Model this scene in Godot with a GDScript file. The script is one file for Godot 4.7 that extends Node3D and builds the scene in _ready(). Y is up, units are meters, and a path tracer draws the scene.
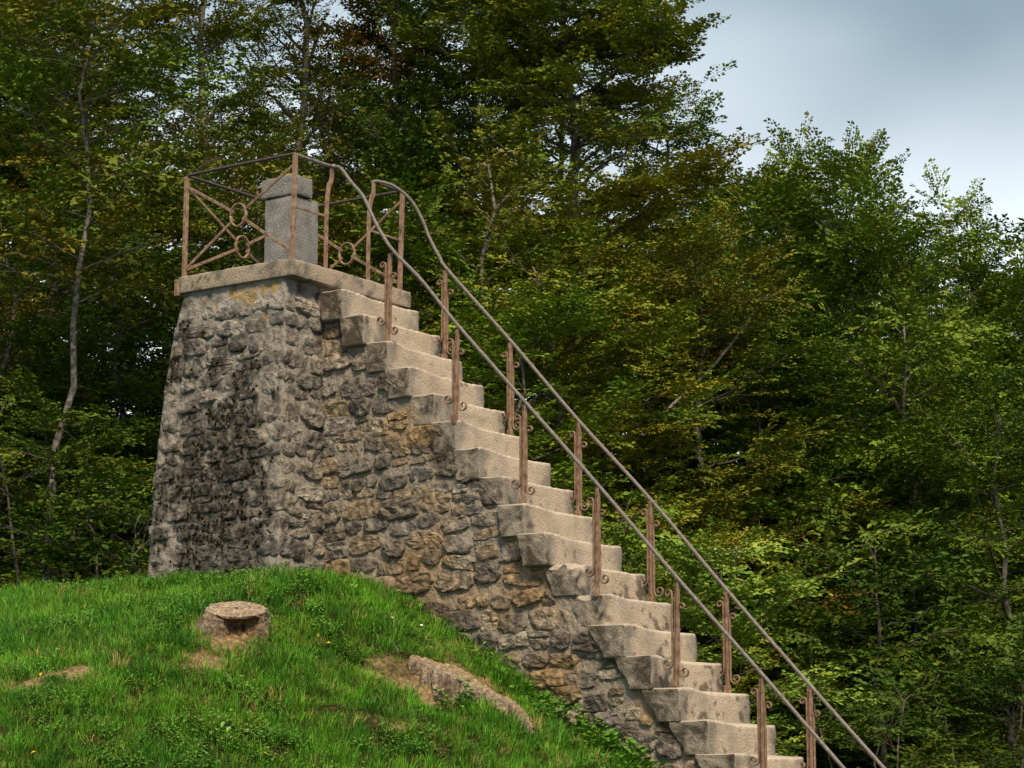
extends Node3D
# World frame: origin = top of the platform slab at its nearest corner.
# +x runs across the stairs (away from the viewer's side), +z runs down the stairs, y is up. Metres.

var rng := RandomNumberGenerator.new()
var na := FastNoiseLite.new()      # broad noise
var nb := FastNoiseLite.new()      # fine noise
var M := {}                        # materials
var T := {}                        # textures

const EYE := Vector3(-13.8486, -4.2974, 11.7889)
const FWD := Vector3(0.809, 0.1764, -0.5607)
const SUN := Vector3(-0.62, 1.08, 0.70)     # towards the veiled sun
const RISE := 0.24
const TREAD := 0.2265
const Z0 := 0.184                  # nosing of the first step
const Y1 := -0.202                 # top of the first step
const X1 := 0.46                   # near end of the steps
const X2 := 1.50                   # far end of the steps
const SLAB_W := 1.608
const SLAB_D := 1.265
const NSTEP := 22

# ------------------------------------------------------------------ small helpers
func rf(a: float, b: float) -> float:
	return rng.randf_range(a, b)

func n3(p: Vector3, s: float) -> float:
	return na.get_noise_3d(p.x * s, p.y * s, p.z * s)

func f3(p: Vector3, s: float) -> float:
	return nb.get_noise_3d(p.x * s, p.y * s, p.z * s)

func sst(a: float, b: float, x: float) -> float:
	return smoothstep(a, b, x)

func tag(o: Node, label: String, category: String, group := "", kind := "") -> Node:
	if label: o.set_meta("label", label)
	if category: o.set_meta("category", category)
	if group: o.set_meta("group", group)
	if kind: o.set_meta("kind", kind)
	return o

func base(called: String, at := Vector3.ZERO) -> Node3D:
	var o := Node3D.new()
	o.name = numbered(called)
	add_child(o)
	o.position = at
	return o

var used := {}
func numbered(called: String) -> String:
	if not used.has(called):
		used[called] = 0
		return called
	used[called] += 1
	return "%s_%03d" % [called, used[called]]

func mesh_node(called: String, mesh: Mesh, m: Material, parent: Node) -> MeshInstance3D:
	var o := MeshInstance3D.new()
	o.name = called if parent != self else numbered(called)
	o.mesh = mesh
	o.material_override = m
	parent.add_child(o, true)
	return o

func begin(smooth := true) -> SurfaceTool:
	var st := SurfaceTool.new()
	st.begin(Mesh.PRIMITIVE_TRIANGLES)
	st.set_smooth_group(0 if smooth else 0xFFFFFFFF)
	return st

func done(st: SurfaceTool, called: String, m: Material, parent: Node) -> MeshInstance3D:
	st.generate_normals()
	return mesh_node(called, st.commit(), m, parent)

func tri(st: SurfaceTool, a: Vector3, b: Vector3, c: Vector3):
	st.add_vertex(a); st.add_vertex(b); st.add_vertex(c)

func quad(st: SurfaceTool, a: Vector3, b: Vector3, c: Vector3, d: Vector3):
	tri(st, a, b, c); tri(st, a, c, d)

func ctri(st: SurfaceTool, a: Vector3, b: Vector3, c: Vector3, ca: Color, cb: Color, cc: Color):
	st.set_color(ca); st.add_vertex(a)
	st.set_color(cb); st.add_vertex(b)
	st.set_color(cc); st.add_vertex(c)

# a grid of points (rows of equal length) as a sheet
func sheet(st: SurfaceTool, g: Array, cols: Array, flip := false):
	for j in g.size() - 1:
		var r0: PackedVector3Array = g[j]
		var r1: PackedVector3Array = g[j + 1]
		var c0: PackedColorArray = cols[j]
		var c1: PackedColorArray = cols[j + 1]
		for i in r0.size() - 1:
			if flip:
				ctri(st, r0[i], r1[i + 1], r0[i + 1], c0[i], c1[i + 1], c0[i + 1])
				ctri(st, r0[i], r1[i], r1[i + 1], c0[i], c1[i], c1[i + 1])
			else:
				ctri(st, r0[i], r0[i + 1], r1[i + 1], c0[i], c0[i + 1], c1[i + 1])
				ctri(st, r0[i], r1[i + 1], r1[i], c0[i], c1[i + 1], c1[i])

# a tube along points; radius interpolated from r0 to r1
func tube(st: SurfaceTool, pts: PackedVector3Array, r0: float, r1: float, sides := 8, caps := true):
	var n := pts.size()
	var rings := []
	var t := (pts[1] - pts[0]).normalized()
	var side := t.cross(Vector3.UP if absf(t.y) < 0.9 else Vector3.RIGHT).normalized()
	for k in n:
		var tt := (pts[mini(k + 1, n - 1)] - pts[maxi(k - 1, 0)]).normalized()
		side = (side - tt * side.dot(tt)).normalized()
		var up := side.cross(tt)
		var r := lerpf(r0, r1, float(k) / (n - 1))
		var ring := PackedVector3Array()
		for s in sides:
			var a := TAU * s / sides
			ring.append(pts[k] + (side * cos(a) + up * sin(a)) * r)
		rings.append(ring)
	for k in n - 1:
		for s in sides:
			var s2 := (s + 1) % sides
			quad(st, rings[k][s], rings[k][s2], rings[k + 1][s2], rings[k + 1][s])
	if caps:
		for s in sides:
			var s2 := (s + 1) % sides
			tri(st, pts[0], rings[0][s2], rings[0][s])
			tri(st, pts[n - 1], rings[n - 1][s], rings[n - 1][s2])

# a rectangular bar swept along points; nref = direction of the bar's width b, a = size across it
func bar(st: SurfaceTool, pts: PackedVector3Array, nref: Vector3, a: float, b: float):
	var n := pts.size()
	var rings := []
	for k in n:
		var tt := (pts[mini(k + 1, n - 1)] - pts[maxi(k - 1, 0)]).normalized()
		var s := tt.cross(nref).normalized() * a * 0.5
		var w := nref * b * 0.5
		var c := 0.82
		rings.append(PackedVector3Array([pts[k] + s * c + w, pts[k] + s + w * c, pts[k] + s - w * c, pts[k] + s * c - w,
			pts[k] - s * c - w, pts[k] - s - w * c, pts[k] - s + w * c, pts[k] - s * c + w]))
	for k in n - 1:
		for s in 8:
			var s2 := (s + 1) % 8
			quad(st, rings[k][s], rings[k][s2], rings[k + 1][s2], rings[k + 1][s])
	for s in range(1, 7):
		tri(st, rings[0][0], rings[0][s + 1], rings[0][s])
		tri(st, rings[n - 1][0], rings[n - 1][s], rings[n - 1][s + 1])

# coordinates along one axis of a rounded box: dense at the edges
func axis(h: float, r: float, cell: float) -> PackedFloat32Array:
	var a := PackedFloat32Array([-h, -h + r * 0.4, -h + r])
	var inner := 2.0 * (h - r)
	var n := maxi(1, int(inner / cell))
	for k in range(1, n):
		a.append(-h + r + inner * k / n)
	a.append_array(PackedFloat32Array([h - r, h - r * 0.4, h]))
	return a

# a box with rounded, slightly rough edges; colour from a function of position
func rbox(st: SurfaceTool, c: Vector3, size: Vector3, r: float, cell: float, amp: float, colf: Callable):
	var h := size * 0.5
	var ax := [axis(h.x, r, cell), axis(h.y, r, cell), axis(h.z, r, cell)]
	for f in 6:
		var d := f / 2
		var sg := 1.0 if f % 2 == 0 else -1.0
		var u := (d + 1) % 3
		var v := (d + 2) % 3
		var g := []
		var cols := []
		for j in ax[v].size():
			var row := PackedVector3Array()
			var cr := PackedColorArray()
			for i in ax[u].size():
				var p := Vector3.ZERO
				p[d] = h[d] * sg
				p[u] = ax[u][i]
				p[v] = ax[v][j]
				var q := Vector3(clampf(p.x, -h.x + r, h.x - r), clampf(p.y, -h.y + r, h.y - r), clampf(p.z, -h.z + r, h.z - r))
				var nn := (p - q).normalized()
				var w := c + q + nn * r
				w += nn * (n3(w, 4.0) * amp + f3(w, 3.0) * amp * 0.7)
				row.append(w)
				cr.append(colf.call(w, nn))
			g.append(row)
			cols.append(cr)
		sheet(st, g, cols, sg > 0.0)

# ------------------------------------------------------------------ textures and materials
func grain(size: int, freq: float, oct: int, lo: float, hi: float, contrast: float, sd: int, type := FastNoiseLite.TYPE_SIMPLEX_SMOOTH) -> ImageTexture:
	var n := FastNoiseLite.new()
	n.seed = sd
	n.noise_type = type
	n.frequency = freq
	n.fractal_octaves = oct
	n.fractal_gain = 0.62
	var src := n.get_seamless_image(size, size)
	src.convert(Image.FORMAT_L8)
	var d := src.get_data()
	for i in d.size():
		var x := clampf((d[i] / 255.0 - 0.5) * contrast + 0.5, 0.0, 1.0)
		d[i] = int(255.0 * lerpf(lo, hi, x))
	var im := Image.create_from_data(size, size, false, Image.FORMAT_L8, d)
	im.generate_mipmaps()
	return ImageTexture.create_from_image(im)

func tri_ramp(size: int, freq: float, sd: int, a: Color, b: Color, c: Color) -> ImageTexture:
	var n := FastNoiseLite.new()
	n.seed = sd
	n.noise_type = FastNoiseLite.TYPE_SIMPLEX_SMOOTH
	n.frequency = freq
	n.fractal_octaves = 5
	n.fractal_gain = 0.6
	var src := n.get_seamless_image(size, size)
	var im := Image.create(size, size, true, Image.FORMAT_RGB8)
	for y in size:
		for x in size:
			var v := src.get_pixel(x, y).r
			var k := a.lerp(b, sst(0.25, 0.45, v)).lerp(c, sst(0.58, 0.8, v))
			im.set_pixel(x, y, k.linear_to_srgb())
	im.generate_mipmaps()
	return ImageTexture.create_from_image(im)

func mat(rough: float, tex: Texture2D = null, scale := 1.0, relief: Texture2D = null, relief_cm := 0.0, spec := 0.35) -> StandardMaterial3D:
	var m := StandardMaterial3D.new()
	m.vertex_color_use_as_albedo = true
	m.roughness = rough
	m.metallic_specular = spec
	m.cull_mode = BaseMaterial3D.CULL_DISABLED
	if tex:
		m.albedo_texture = tex
		m.uv1_triplanar = true
		m.uv1_world_triplanar = true
		m.uv1_scale = Vector3.ONE * scale
	if relief:
		m.heightmap_enabled = true
		m.heightmap_texture = relief
		m.heightmap_scale = relief_cm
	return m

func plain(c: Color, rough: float, tex: Texture2D = null, scale := 1.0, relief: Texture2D = null, relief_cm := 0.0) -> StandardMaterial3D:
	var m := mat(rough, tex, scale, relief, relief_cm)
	m.vertex_color_use_as_albedo = false
	m.albedo_color = c.linear_to_srgb()
	return m

func make_materials():
	T.stone = grain(512, 0.012, 5, 0.58, 1.0, 1.9, 11)
	T.stone_h = grain(512, 0.016, 5, 0.0, 1.0, 1.6, 12)
	T.crag = grain(512, 0.02, 4, 0.0, 1.0, 1.5, 15, FastNoiseLite.TYPE_CELLULAR)
	T.sand = grain(512, 0.09, 4, 0.76, 1.0, 1.8, 13)
	T.sand_h = grain(512, 0.08, 3, 0.0, 1.0, 1.4, 14)
	T.pit = grain(512, 0.045, 5, 0.0, 1.0, 2.2, 22)
	T.bark = grain(512, 0.02, 5, 0.45, 1.0, 1.8, 16)
	T.soil = grain(512, 0.03, 5, 0.4, 1.0, 1.7, 17)
	T.rust = grain(256, 0.03, 4, 0.72, 1.0, 1.8, 18)
	M.stone = mat(0.9, T.stone, 1.5, T.stone_h, 1.3, 0.3)
	M.mortar = mat(0.95, T.sand, 1.6, T.stone_h, 0.8, 0.2)
	M.concrete = mat(0.92, T.sand, 1.6, T.pit, 0.28, 0.25)
	M.iron = plain(Color(0.33, 0.20, 0.135), 0.62, T.rust, 1.3, T.rust, 0.04)
	M.iron.albedo_color = Color.WHITE
	M.iron.albedo_texture = tri_ramp(256, 0.035, 19, Color(0.13, 0.078, 0.052), Color(0.215, 0.142, 0.098), Color(0.285, 0.215, 0.165))
	M.rail = plain(Color(0.20, 0.18, 0.175), 0.5, T.rust, 3.0)
	M.rail_top = plain(Color(0.075, 0.058, 0.052), 0.5, T.rust, 3.0)
	M.bark = mat(0.9, T.bark, 1.2, T.bark, 1.0, 0.2)
	M.wood = mat(0.85, T.bark, 3.0, T.bark, 0.7, 0.25)
	M.ground = mat(0.95, T.soil, 1.3, T.soil, 1.5, 0.15)
	var leaf := mat(0.62, null, 1.0, null, 0.0, 0.22)
	leaf.backlight_enabled = true
	leaf.backlight = Color(0.40, 0.46, 0.16)
	M.leaf = leaf
	var grass := mat(0.6, null, 1.0, null, 0.0, 0.3)
	grass.backlight_enabled = true
	grass.backlight = Color(0.45, 0.5, 0.25)
	M.grass = grass
	M.tuft = plain(Color(0.13, 0.17, 0.04), 0.7)
	M.moss = mat(0.95, T.soil, 6.0, null, 0.0, 0.1)

# ------------------------------------------------------------------ terrain
func sp(x: float, k: float) -> float:
	return 0.5 * (x + sqrt(x * x + k * k))

func ground_y(x: float, z: float) -> float:
	var y := -2.59 - 0.34 * sp(-x - 0.3, 0.25) - 0.62 * sp(z - 0.6, 0.25) - 0.42 * sp(x - 1.2, 0.4) - 0.25 * sp(-z - 5.0, 0.5)
	y -= 0.03
	y -= 0.15 * exp(-pow((x + 0.70) / 0.17, 2.0) - pow((z - 1.86) / 0.30, 2.0))
	var lo := -5.95
	y = 0.5 * (y + lo + sqrt((y - lo) * (y - lo) + 0.09))
	var p := Vector3(x, 0.0, z)
	return y + n3(p, 0.9) * 0.045 + f3(p, 0.5) * 0.03

# places where the turf is thin: x, z, radius along, radius across, turn
const BARE := [[-2.95, 0.42, 0.46, 0.15, 0.35], [-1.98, 0.93, 0.20, 0.11, 0.3], [-1.48, 0.72, 0.30, 0.25, 0.0], [-0.13, 1.95, 0.50, 0.13, 1.72],
	[-0.66, 1.74, 0.36, 0.2, 0.9], [-2.45, 0.25, 0.2, 0.1, 0.4], [-1.2, 2.1, 0.14, 0.06, 0.6]]

func bare(x: float, z: float) -> float:
	var b := 0.0
	var p := Vector3(x, 0.0, z)
	var w := n3(p, 4.0) * 0.7 + f3(p, 2.0) * 0.7
	for q in BARE:
		var d := Vector2(x - q[0], z - q[1]).rotated(-q[4])
		b = maxf(b, 1.0 - sst(0.55, 1.15, sqrt(d.x * d.x / (q[2] * q[2]) + d.y * d.y / (q[3] * q[3])) + w))
	return b

func warp(k: float) -> float:
	return signf(k) * (absf(k) * 0.09 + 0.0006 * pow(maxf(0.0, absf(k) - 55.0), 2.6))

func build_ground():
	var st := begin()
	var g := []
	var cols := []
	var N := 130
	for j in range(-N, N + 1):
		var row := PackedVector3Array()
		var cr := PackedColorArray()
		for i in range(-N, N + 1):
			var x := -2.0 + warp(i)
			var z := 0.4 + warp(j)
			row.append(Vector3(x, ground_y(x, z), z))
			var b := bare(x, z)
			var far := sst(4.0, 9.0, Vector2(x + 2.0, z).length())
			var c := Color(0.055, 0.06, 0.02).lerp(Color(0.42, 0.30, 0.17), b * 0.9)
			var v := n3(Vector3(x, 0, z), 2.0)
			c = c.lerp(Color(0.12, 0.09, 0.045), clampf(v * 0.8, 0.0, 0.6) * (1.0 - b))
			c = c.lerp(Color(0.05, 0.045, 0.025), sst(1.6, 3.0, x) * (1.0 - b))
			cr.append(c)
		g.append(row)
		cols.append(cr)
	sheet(st, g, cols, true)
	var o := done(st, "ground", M.ground, self)
	tag(o, "grassy mound and woodland ground below the stone stairs", "ground", "", "structure")

# ------------------------------------------------------------------ masonry
func stain_dark(p: Vector3) -> float:
	# black-brown crust on the tower: an outline of its own, streaks and patches
	var w := n3(Vector3(p.x, p.y * 0.6, p.z), 3.2) * 0.9 + f3(p, 1.3) * 0.7
	var streak := 1.0 - absf(p.z + 0.72 + n3(p, 2.0) * 0.3) / 0.52
	var low := sst(-0.9, -1.8, p.y) * 0.45 * sst(0.1, -0.35, p.z)
	return clampf(sst(0.0, 0.45, w + streak * 0.65 * sst(0.2, -0.4, p.y + 0.55) + low - 0.10), 0.0, 1.0)

func stone_tint(p: Vector3, on_tower: bool, b: Color) -> Color:
	var c := b
	var w := n3(p, 5.0) * 0.6 + f3(p, 2.4) * 0.6
	c = c.lerp(Color(0.48, 0.425, 0.35), sst(0.2, 0.7, w) * 0.6)
	c = c.lerp(Color(0.07, 0.062, 0.055), sst(0.25, 0.7, -w) * 0.55)
	if on_tower:
		var gy := (c.r + c.g + c.b) / 3.0
		c = c.lerp(Color(gy, gy * 0.97, gy * 0.92), 0.65)
		c = c.lerp(Color(0.036, 0.033, 0.029), stain_dark(p) * 0.85 * clampf(0.85 + f3(p, 4.0) * 0.9, 0.25, 1.0))
		var li := sst(0.15, 0.6, n3(p + Vector3(7, 3, 1), 4.0) + 0.55 - absf(p.y + 0.24) * 2.6 - absf(p.z + 0.42) * 1.2)
		c = c.lerp(Color(0.46, 0.31, 0.09), li * 0.6)
		var lime := sst(0.1, 0.5, n3(p + Vector3(1, 8, 4), 3.0) + 0.35 - absf(p.y + 0.30) * 2.2)
		c = c.lerp(Color(0.42, 0.41, 0.385), lime * 0.6 * (1.0 - li))
	else:
		var oc := sst(-0.05, 0.5, n3(p + Vector3(3, 9, 2), 1.3) + 0.22 * sst(-1.4, -2.4, p.y))
		c = c.lerp(Color(c.r * 1.25, c.g * 0.92, c.b * 0.55), oc * 0.5)
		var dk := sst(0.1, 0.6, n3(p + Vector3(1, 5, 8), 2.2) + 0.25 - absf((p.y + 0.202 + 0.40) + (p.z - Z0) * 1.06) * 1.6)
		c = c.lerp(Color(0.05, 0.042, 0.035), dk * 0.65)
	return c

const STONE_BASE := [[0.27, 0.24, 0.20], [0.24, 0.225, 0.205], [0.32, 0.275, 0.215], [0.32, 0.265, 0.185], [0.20, 0.185, 0.17], [0.28, 0.265, 0.245], [0.29, 0.235, 0.17], [0.36, 0.325, 0.27]]

# one rubble stone: irregular outline, bulging cleft face; a, b half sizes; local +z is the wall's outward side
func rubble(xf: Transform3D, a: float, b: float, proud: float, on_tower: bool, parent: Node, lim: Callable):
	var st := begin(rng.randf() < 0.15)
	var n := 18
	var kx := rf(-0.25, 0.25)
	var ky := rf(-0.3, 0.3)
	var ph := rf(0, 100.0)
	var ex := rf(2.4, 5.0)
	var bc: Array = STONE_BASE[rng.randi() % STONE_BASE.size()]
	var k0 := rf(0.75, 1.2)
	var bcol := Color(bc[0] * k0, bc[1] * k0, bc[2] * k0)
	var rings := []
	var cols := []
	var levels := [[1.05, -0.03], [1.0, 0.4], [0.94, 0.85], [0.78, 1.0], [0.5, 1.0], [0.22, 1.0]]
	for L in levels:
		var ring := PackedVector3Array()
		var cr := PackedColorArray()
		for k in n:
			var t := TAU * k / n
			var ct := cos(t)
			var s2 := sin(t)
			var r := pow(pow(absf(ct), ex) + pow(absf(s2), ex), -1.0 / ex)
			r *= 1.0 + 0.16 * na.get_noise_2d(ct * 14.0 + ph, s2 * 14.0 + ph * 1.7) + 0.13 * nb.get_noise_2d(ct * 30.0 + ph, s2 * 30.0 - ph)
			var u: float = ct * r * a * L[0]
			var v: float = s2 * r * b * L[0]
			var h: float = L[1] * proud * (1.0 + kx * u / a + ky * v / b)
			var wp := xf * Vector3(u, v, 0.0)
			if L[1] > 0.5:
				h += (n3(wp, 5.0) * 0.5 + f3(wp, 2.6) * 0.6) * proud * 0.9
			var q: Vector3 = lim.call(Vector3(u, v, h), xf)
			ring.append(q)
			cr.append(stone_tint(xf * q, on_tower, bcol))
		rings.append(ring)
		cols.append(cr)
	for j in levels.size() - 1:
		for k in n:
			var k2 := (k + 1) % n
			ctri(st, rings[j][k], rings[j + 1][k2], rings[j][k2], cols[j][k], cols[j + 1][k2], cols[j][k2])
			ctri(st, rings[j][k], rings[j + 1][k], rings[j + 1][k2], cols[j][k], cols[j + 1][k], cols[j + 1][k2])
	var last: PackedVector3Array = rings[levels.size() - 1]
	var m := Vector3.ZERO
	for q in last: m += q / n
	m.z += f3(xf * m, 5.0) * proud * 0.3
	var lc: PackedColorArray = cols[levels.size() - 1]
	for k in n:
		ctri(st, last[k], m, last[(k + 1) % n], lc[k], lc[k], lc[(k + 1) % n])
	var o := done(st, "stone", M.stone, parent)
	o.transform = xf

# random courses of rubble over a face: u in [u0,u1], v downward in [v0,v1]; ok(u, v, a, b) says if a stone fits; at(u, v) gives its frame
func lay(u0: float, u1: float, v0: float, v1: float, hmin: float, hmax: float, ok: Callable, at: Callable, on_tower: bool, parent: Node, lim: Callable):
	var v := v0
	while v < v1:
		var rh := rf(hmin, hmax)
		var u := u0 + rf(-0.03, 0.02)
		while u < u1 - 0.04:
			var ln := clampf(rh * rf(0.9, 2.5), 0.10, 0.40)
			if u + ln > u1 - 0.09: ln = u1 - u
			var wob := na.get_noise_2d(u * 2.2, v * 1.6 + 4.0) * 0.07 + rf(-0.012, 0.012)
			var parts := 1
			if rh > 0.15 and rng.randf() < 0.35 and ln < rh * 2.0: parts = 2
			var vv := v
			for k in parts:
				var sh := rh if parts == 1 else rh * (0.5 if k == 1 else rf(0.42, 0.55))
				if k == 1: sh = v + rh - vv
				var a := ln * 0.5 - rf(0.002, 0.014)
				var b := sh * 0.5 - rf(0.001, 0.011)
				var cu := u + ln * 0.5
				var cv := vv + sh * 0.5 + wob
				if a > 0.02 and b > 0.015 and ok.call(cu, cv, a, b):
					var xf: Transform3D = at.call(cu, cv)
					xf.basis = xf.basis * Basis(Vector3(0, 0, 1), rf(-0.17, 0.17))
					rubble(xf, a, b, (rf(0.014, 0.030) if on_tower else rf(0.014, 0.034)) * clampf(b / 0.06, 0.6, 1.25), on_tower, parent, lim)
				vv += sh
			u += ln
		v += rh

# a roughly squared corner stone; at = the corner, sz = +1 for the corner beside the stairs, -1 for the other
func quoin(at: Vector3, sz: float, lx: float, lz: float, h: float, parent: Node):
	var st := begin(rng.randf() < 0.4)
	var pr := rf(0.012, 0.026)
	var bc: Array = STONE_BASE[rng.randi() % STONE_BASE.size()]
	var k0 := rf(0.85, 1.2)
	var bcol := Color(bc[0] * k0, bc[1] * k0, bc[2] * k0)
	var size := Vector3(lx + pr - 0.012, h - rf(0.008, 0.022), lz + pr - 0.012)
	var c := at + Vector3(lx * 0.5 - pr * 0.5, 0, -sz * (lz * 0.5 - pr * 0.5))
	var turn := Basis(Vector3(1, 0, 0), rf(-0.05, 0.05)) * Basis(Vector3(0, 0, 1), -0.1 + rf(-0.04, 0.04))
	rbox(st, Vector3.ZERO, size, minf(0.035, h * 0.3), 0.032, 0.0, func(p: Vector3, nn: Vector3): return bcol)
	st.generate_normals()
	var arr := st.commit_to_arrays()
	var vs: PackedVector3Array = arr[Mesh.ARRAY_VERTEX]
	var ns: PackedVector3Array = arr[Mesh.ARRAY_NORMAL]
	var st2 := begin(rng.randf() < 0.4)
	var idx: PackedInt32Array = arr[Mesh.ARRAY_INDEX] if arr[Mesh.ARRAY_INDEX] != null else PackedInt32Array()
	var n := idx.size() if idx.size() > 0 else vs.size()
	for k in n:
		var i := idx[k] if idx.size() > 0 else k
		var p := vs[i]
		var wp := at + p
		var dirn := Vector3(p.x / size.x, p.y / size.y * 0.6, p.z / size.z).normalized()
		p += dirn * (n3(wp, 7.0) * 0.014 + f3(wp, 3.0) * 0.016)
		st2.set_color(stone_tint(c + p, true, bcol))
		st2.add_vertex(p)
	var o := done(st2, "stone", M.stone, parent)
	o.transform = Transform3D(turn, c)

# tower faces: x of the viewer-side face and z of the other two at height y
func tower_x(y: float) -> float: return 0.04 + 0.045 * (y + 0.14)
func tower_zf(y: float) -> float: return -0.10 - 0.03 * (y + 0.14)
func tower_zb(y: float) -> float: return -SLAB_D + 0.05 - 0.25 * (1.0 - exp((y + 0.14) / 0.75))

func mortar_tint(p: Vector3, on_tower: bool) -> Color:
	var c := Color(0.315, 0.285, 0.24)
	var w := n3(p, 3.0) * 0.7 + f3(p, 2.0) * 0.5
	c = c.lerp(Color(0.40, 0.37, 0.32), sst(0.1, 0.6, w) * 0.7)
	c = c.lerp(Color(0.13, 0.12, 0.11), sst(0.15, 0.7, -w) * 0.7)
	return stone_tint(p, on_tower, c)

func wall_sheet(st: SurfaceTool, nu: int, nv: int, f: Callable, out: Vector3, amp: float, on_tower: bool, flip: bool):
	var g := []
	var cols := []
	for j in nv + 1:
		var row := PackedVector3Array()
		var cr := PackedColorArray()
		for i in nu + 1:
			var p: Vector3 = f.call(float(i) / nu, float(j) / nv)
			var e := 0.0 if i == 0 or j == 0 or i == nu or j == nv else 1.0
			p += out * (n3(p, 6.0) * 0.55 + f3(p, 3.0) * 0.6) * amp * e
			row.append(p)
			cr.append(mortar_tint(p, on_tower))
		g.append(row)
		cols.append(cr)
	sheet(st, g, cols, flip)

func nosing_y(z: float) -> float:
	return Y1 - (z - Z0) / TREAD * RISE

# how far below the nosing line the stonework starts
func soffit(z: float) -> float:
	return lerpf(0.29, 0.41, sst(1.8, 2.9, z))

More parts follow.
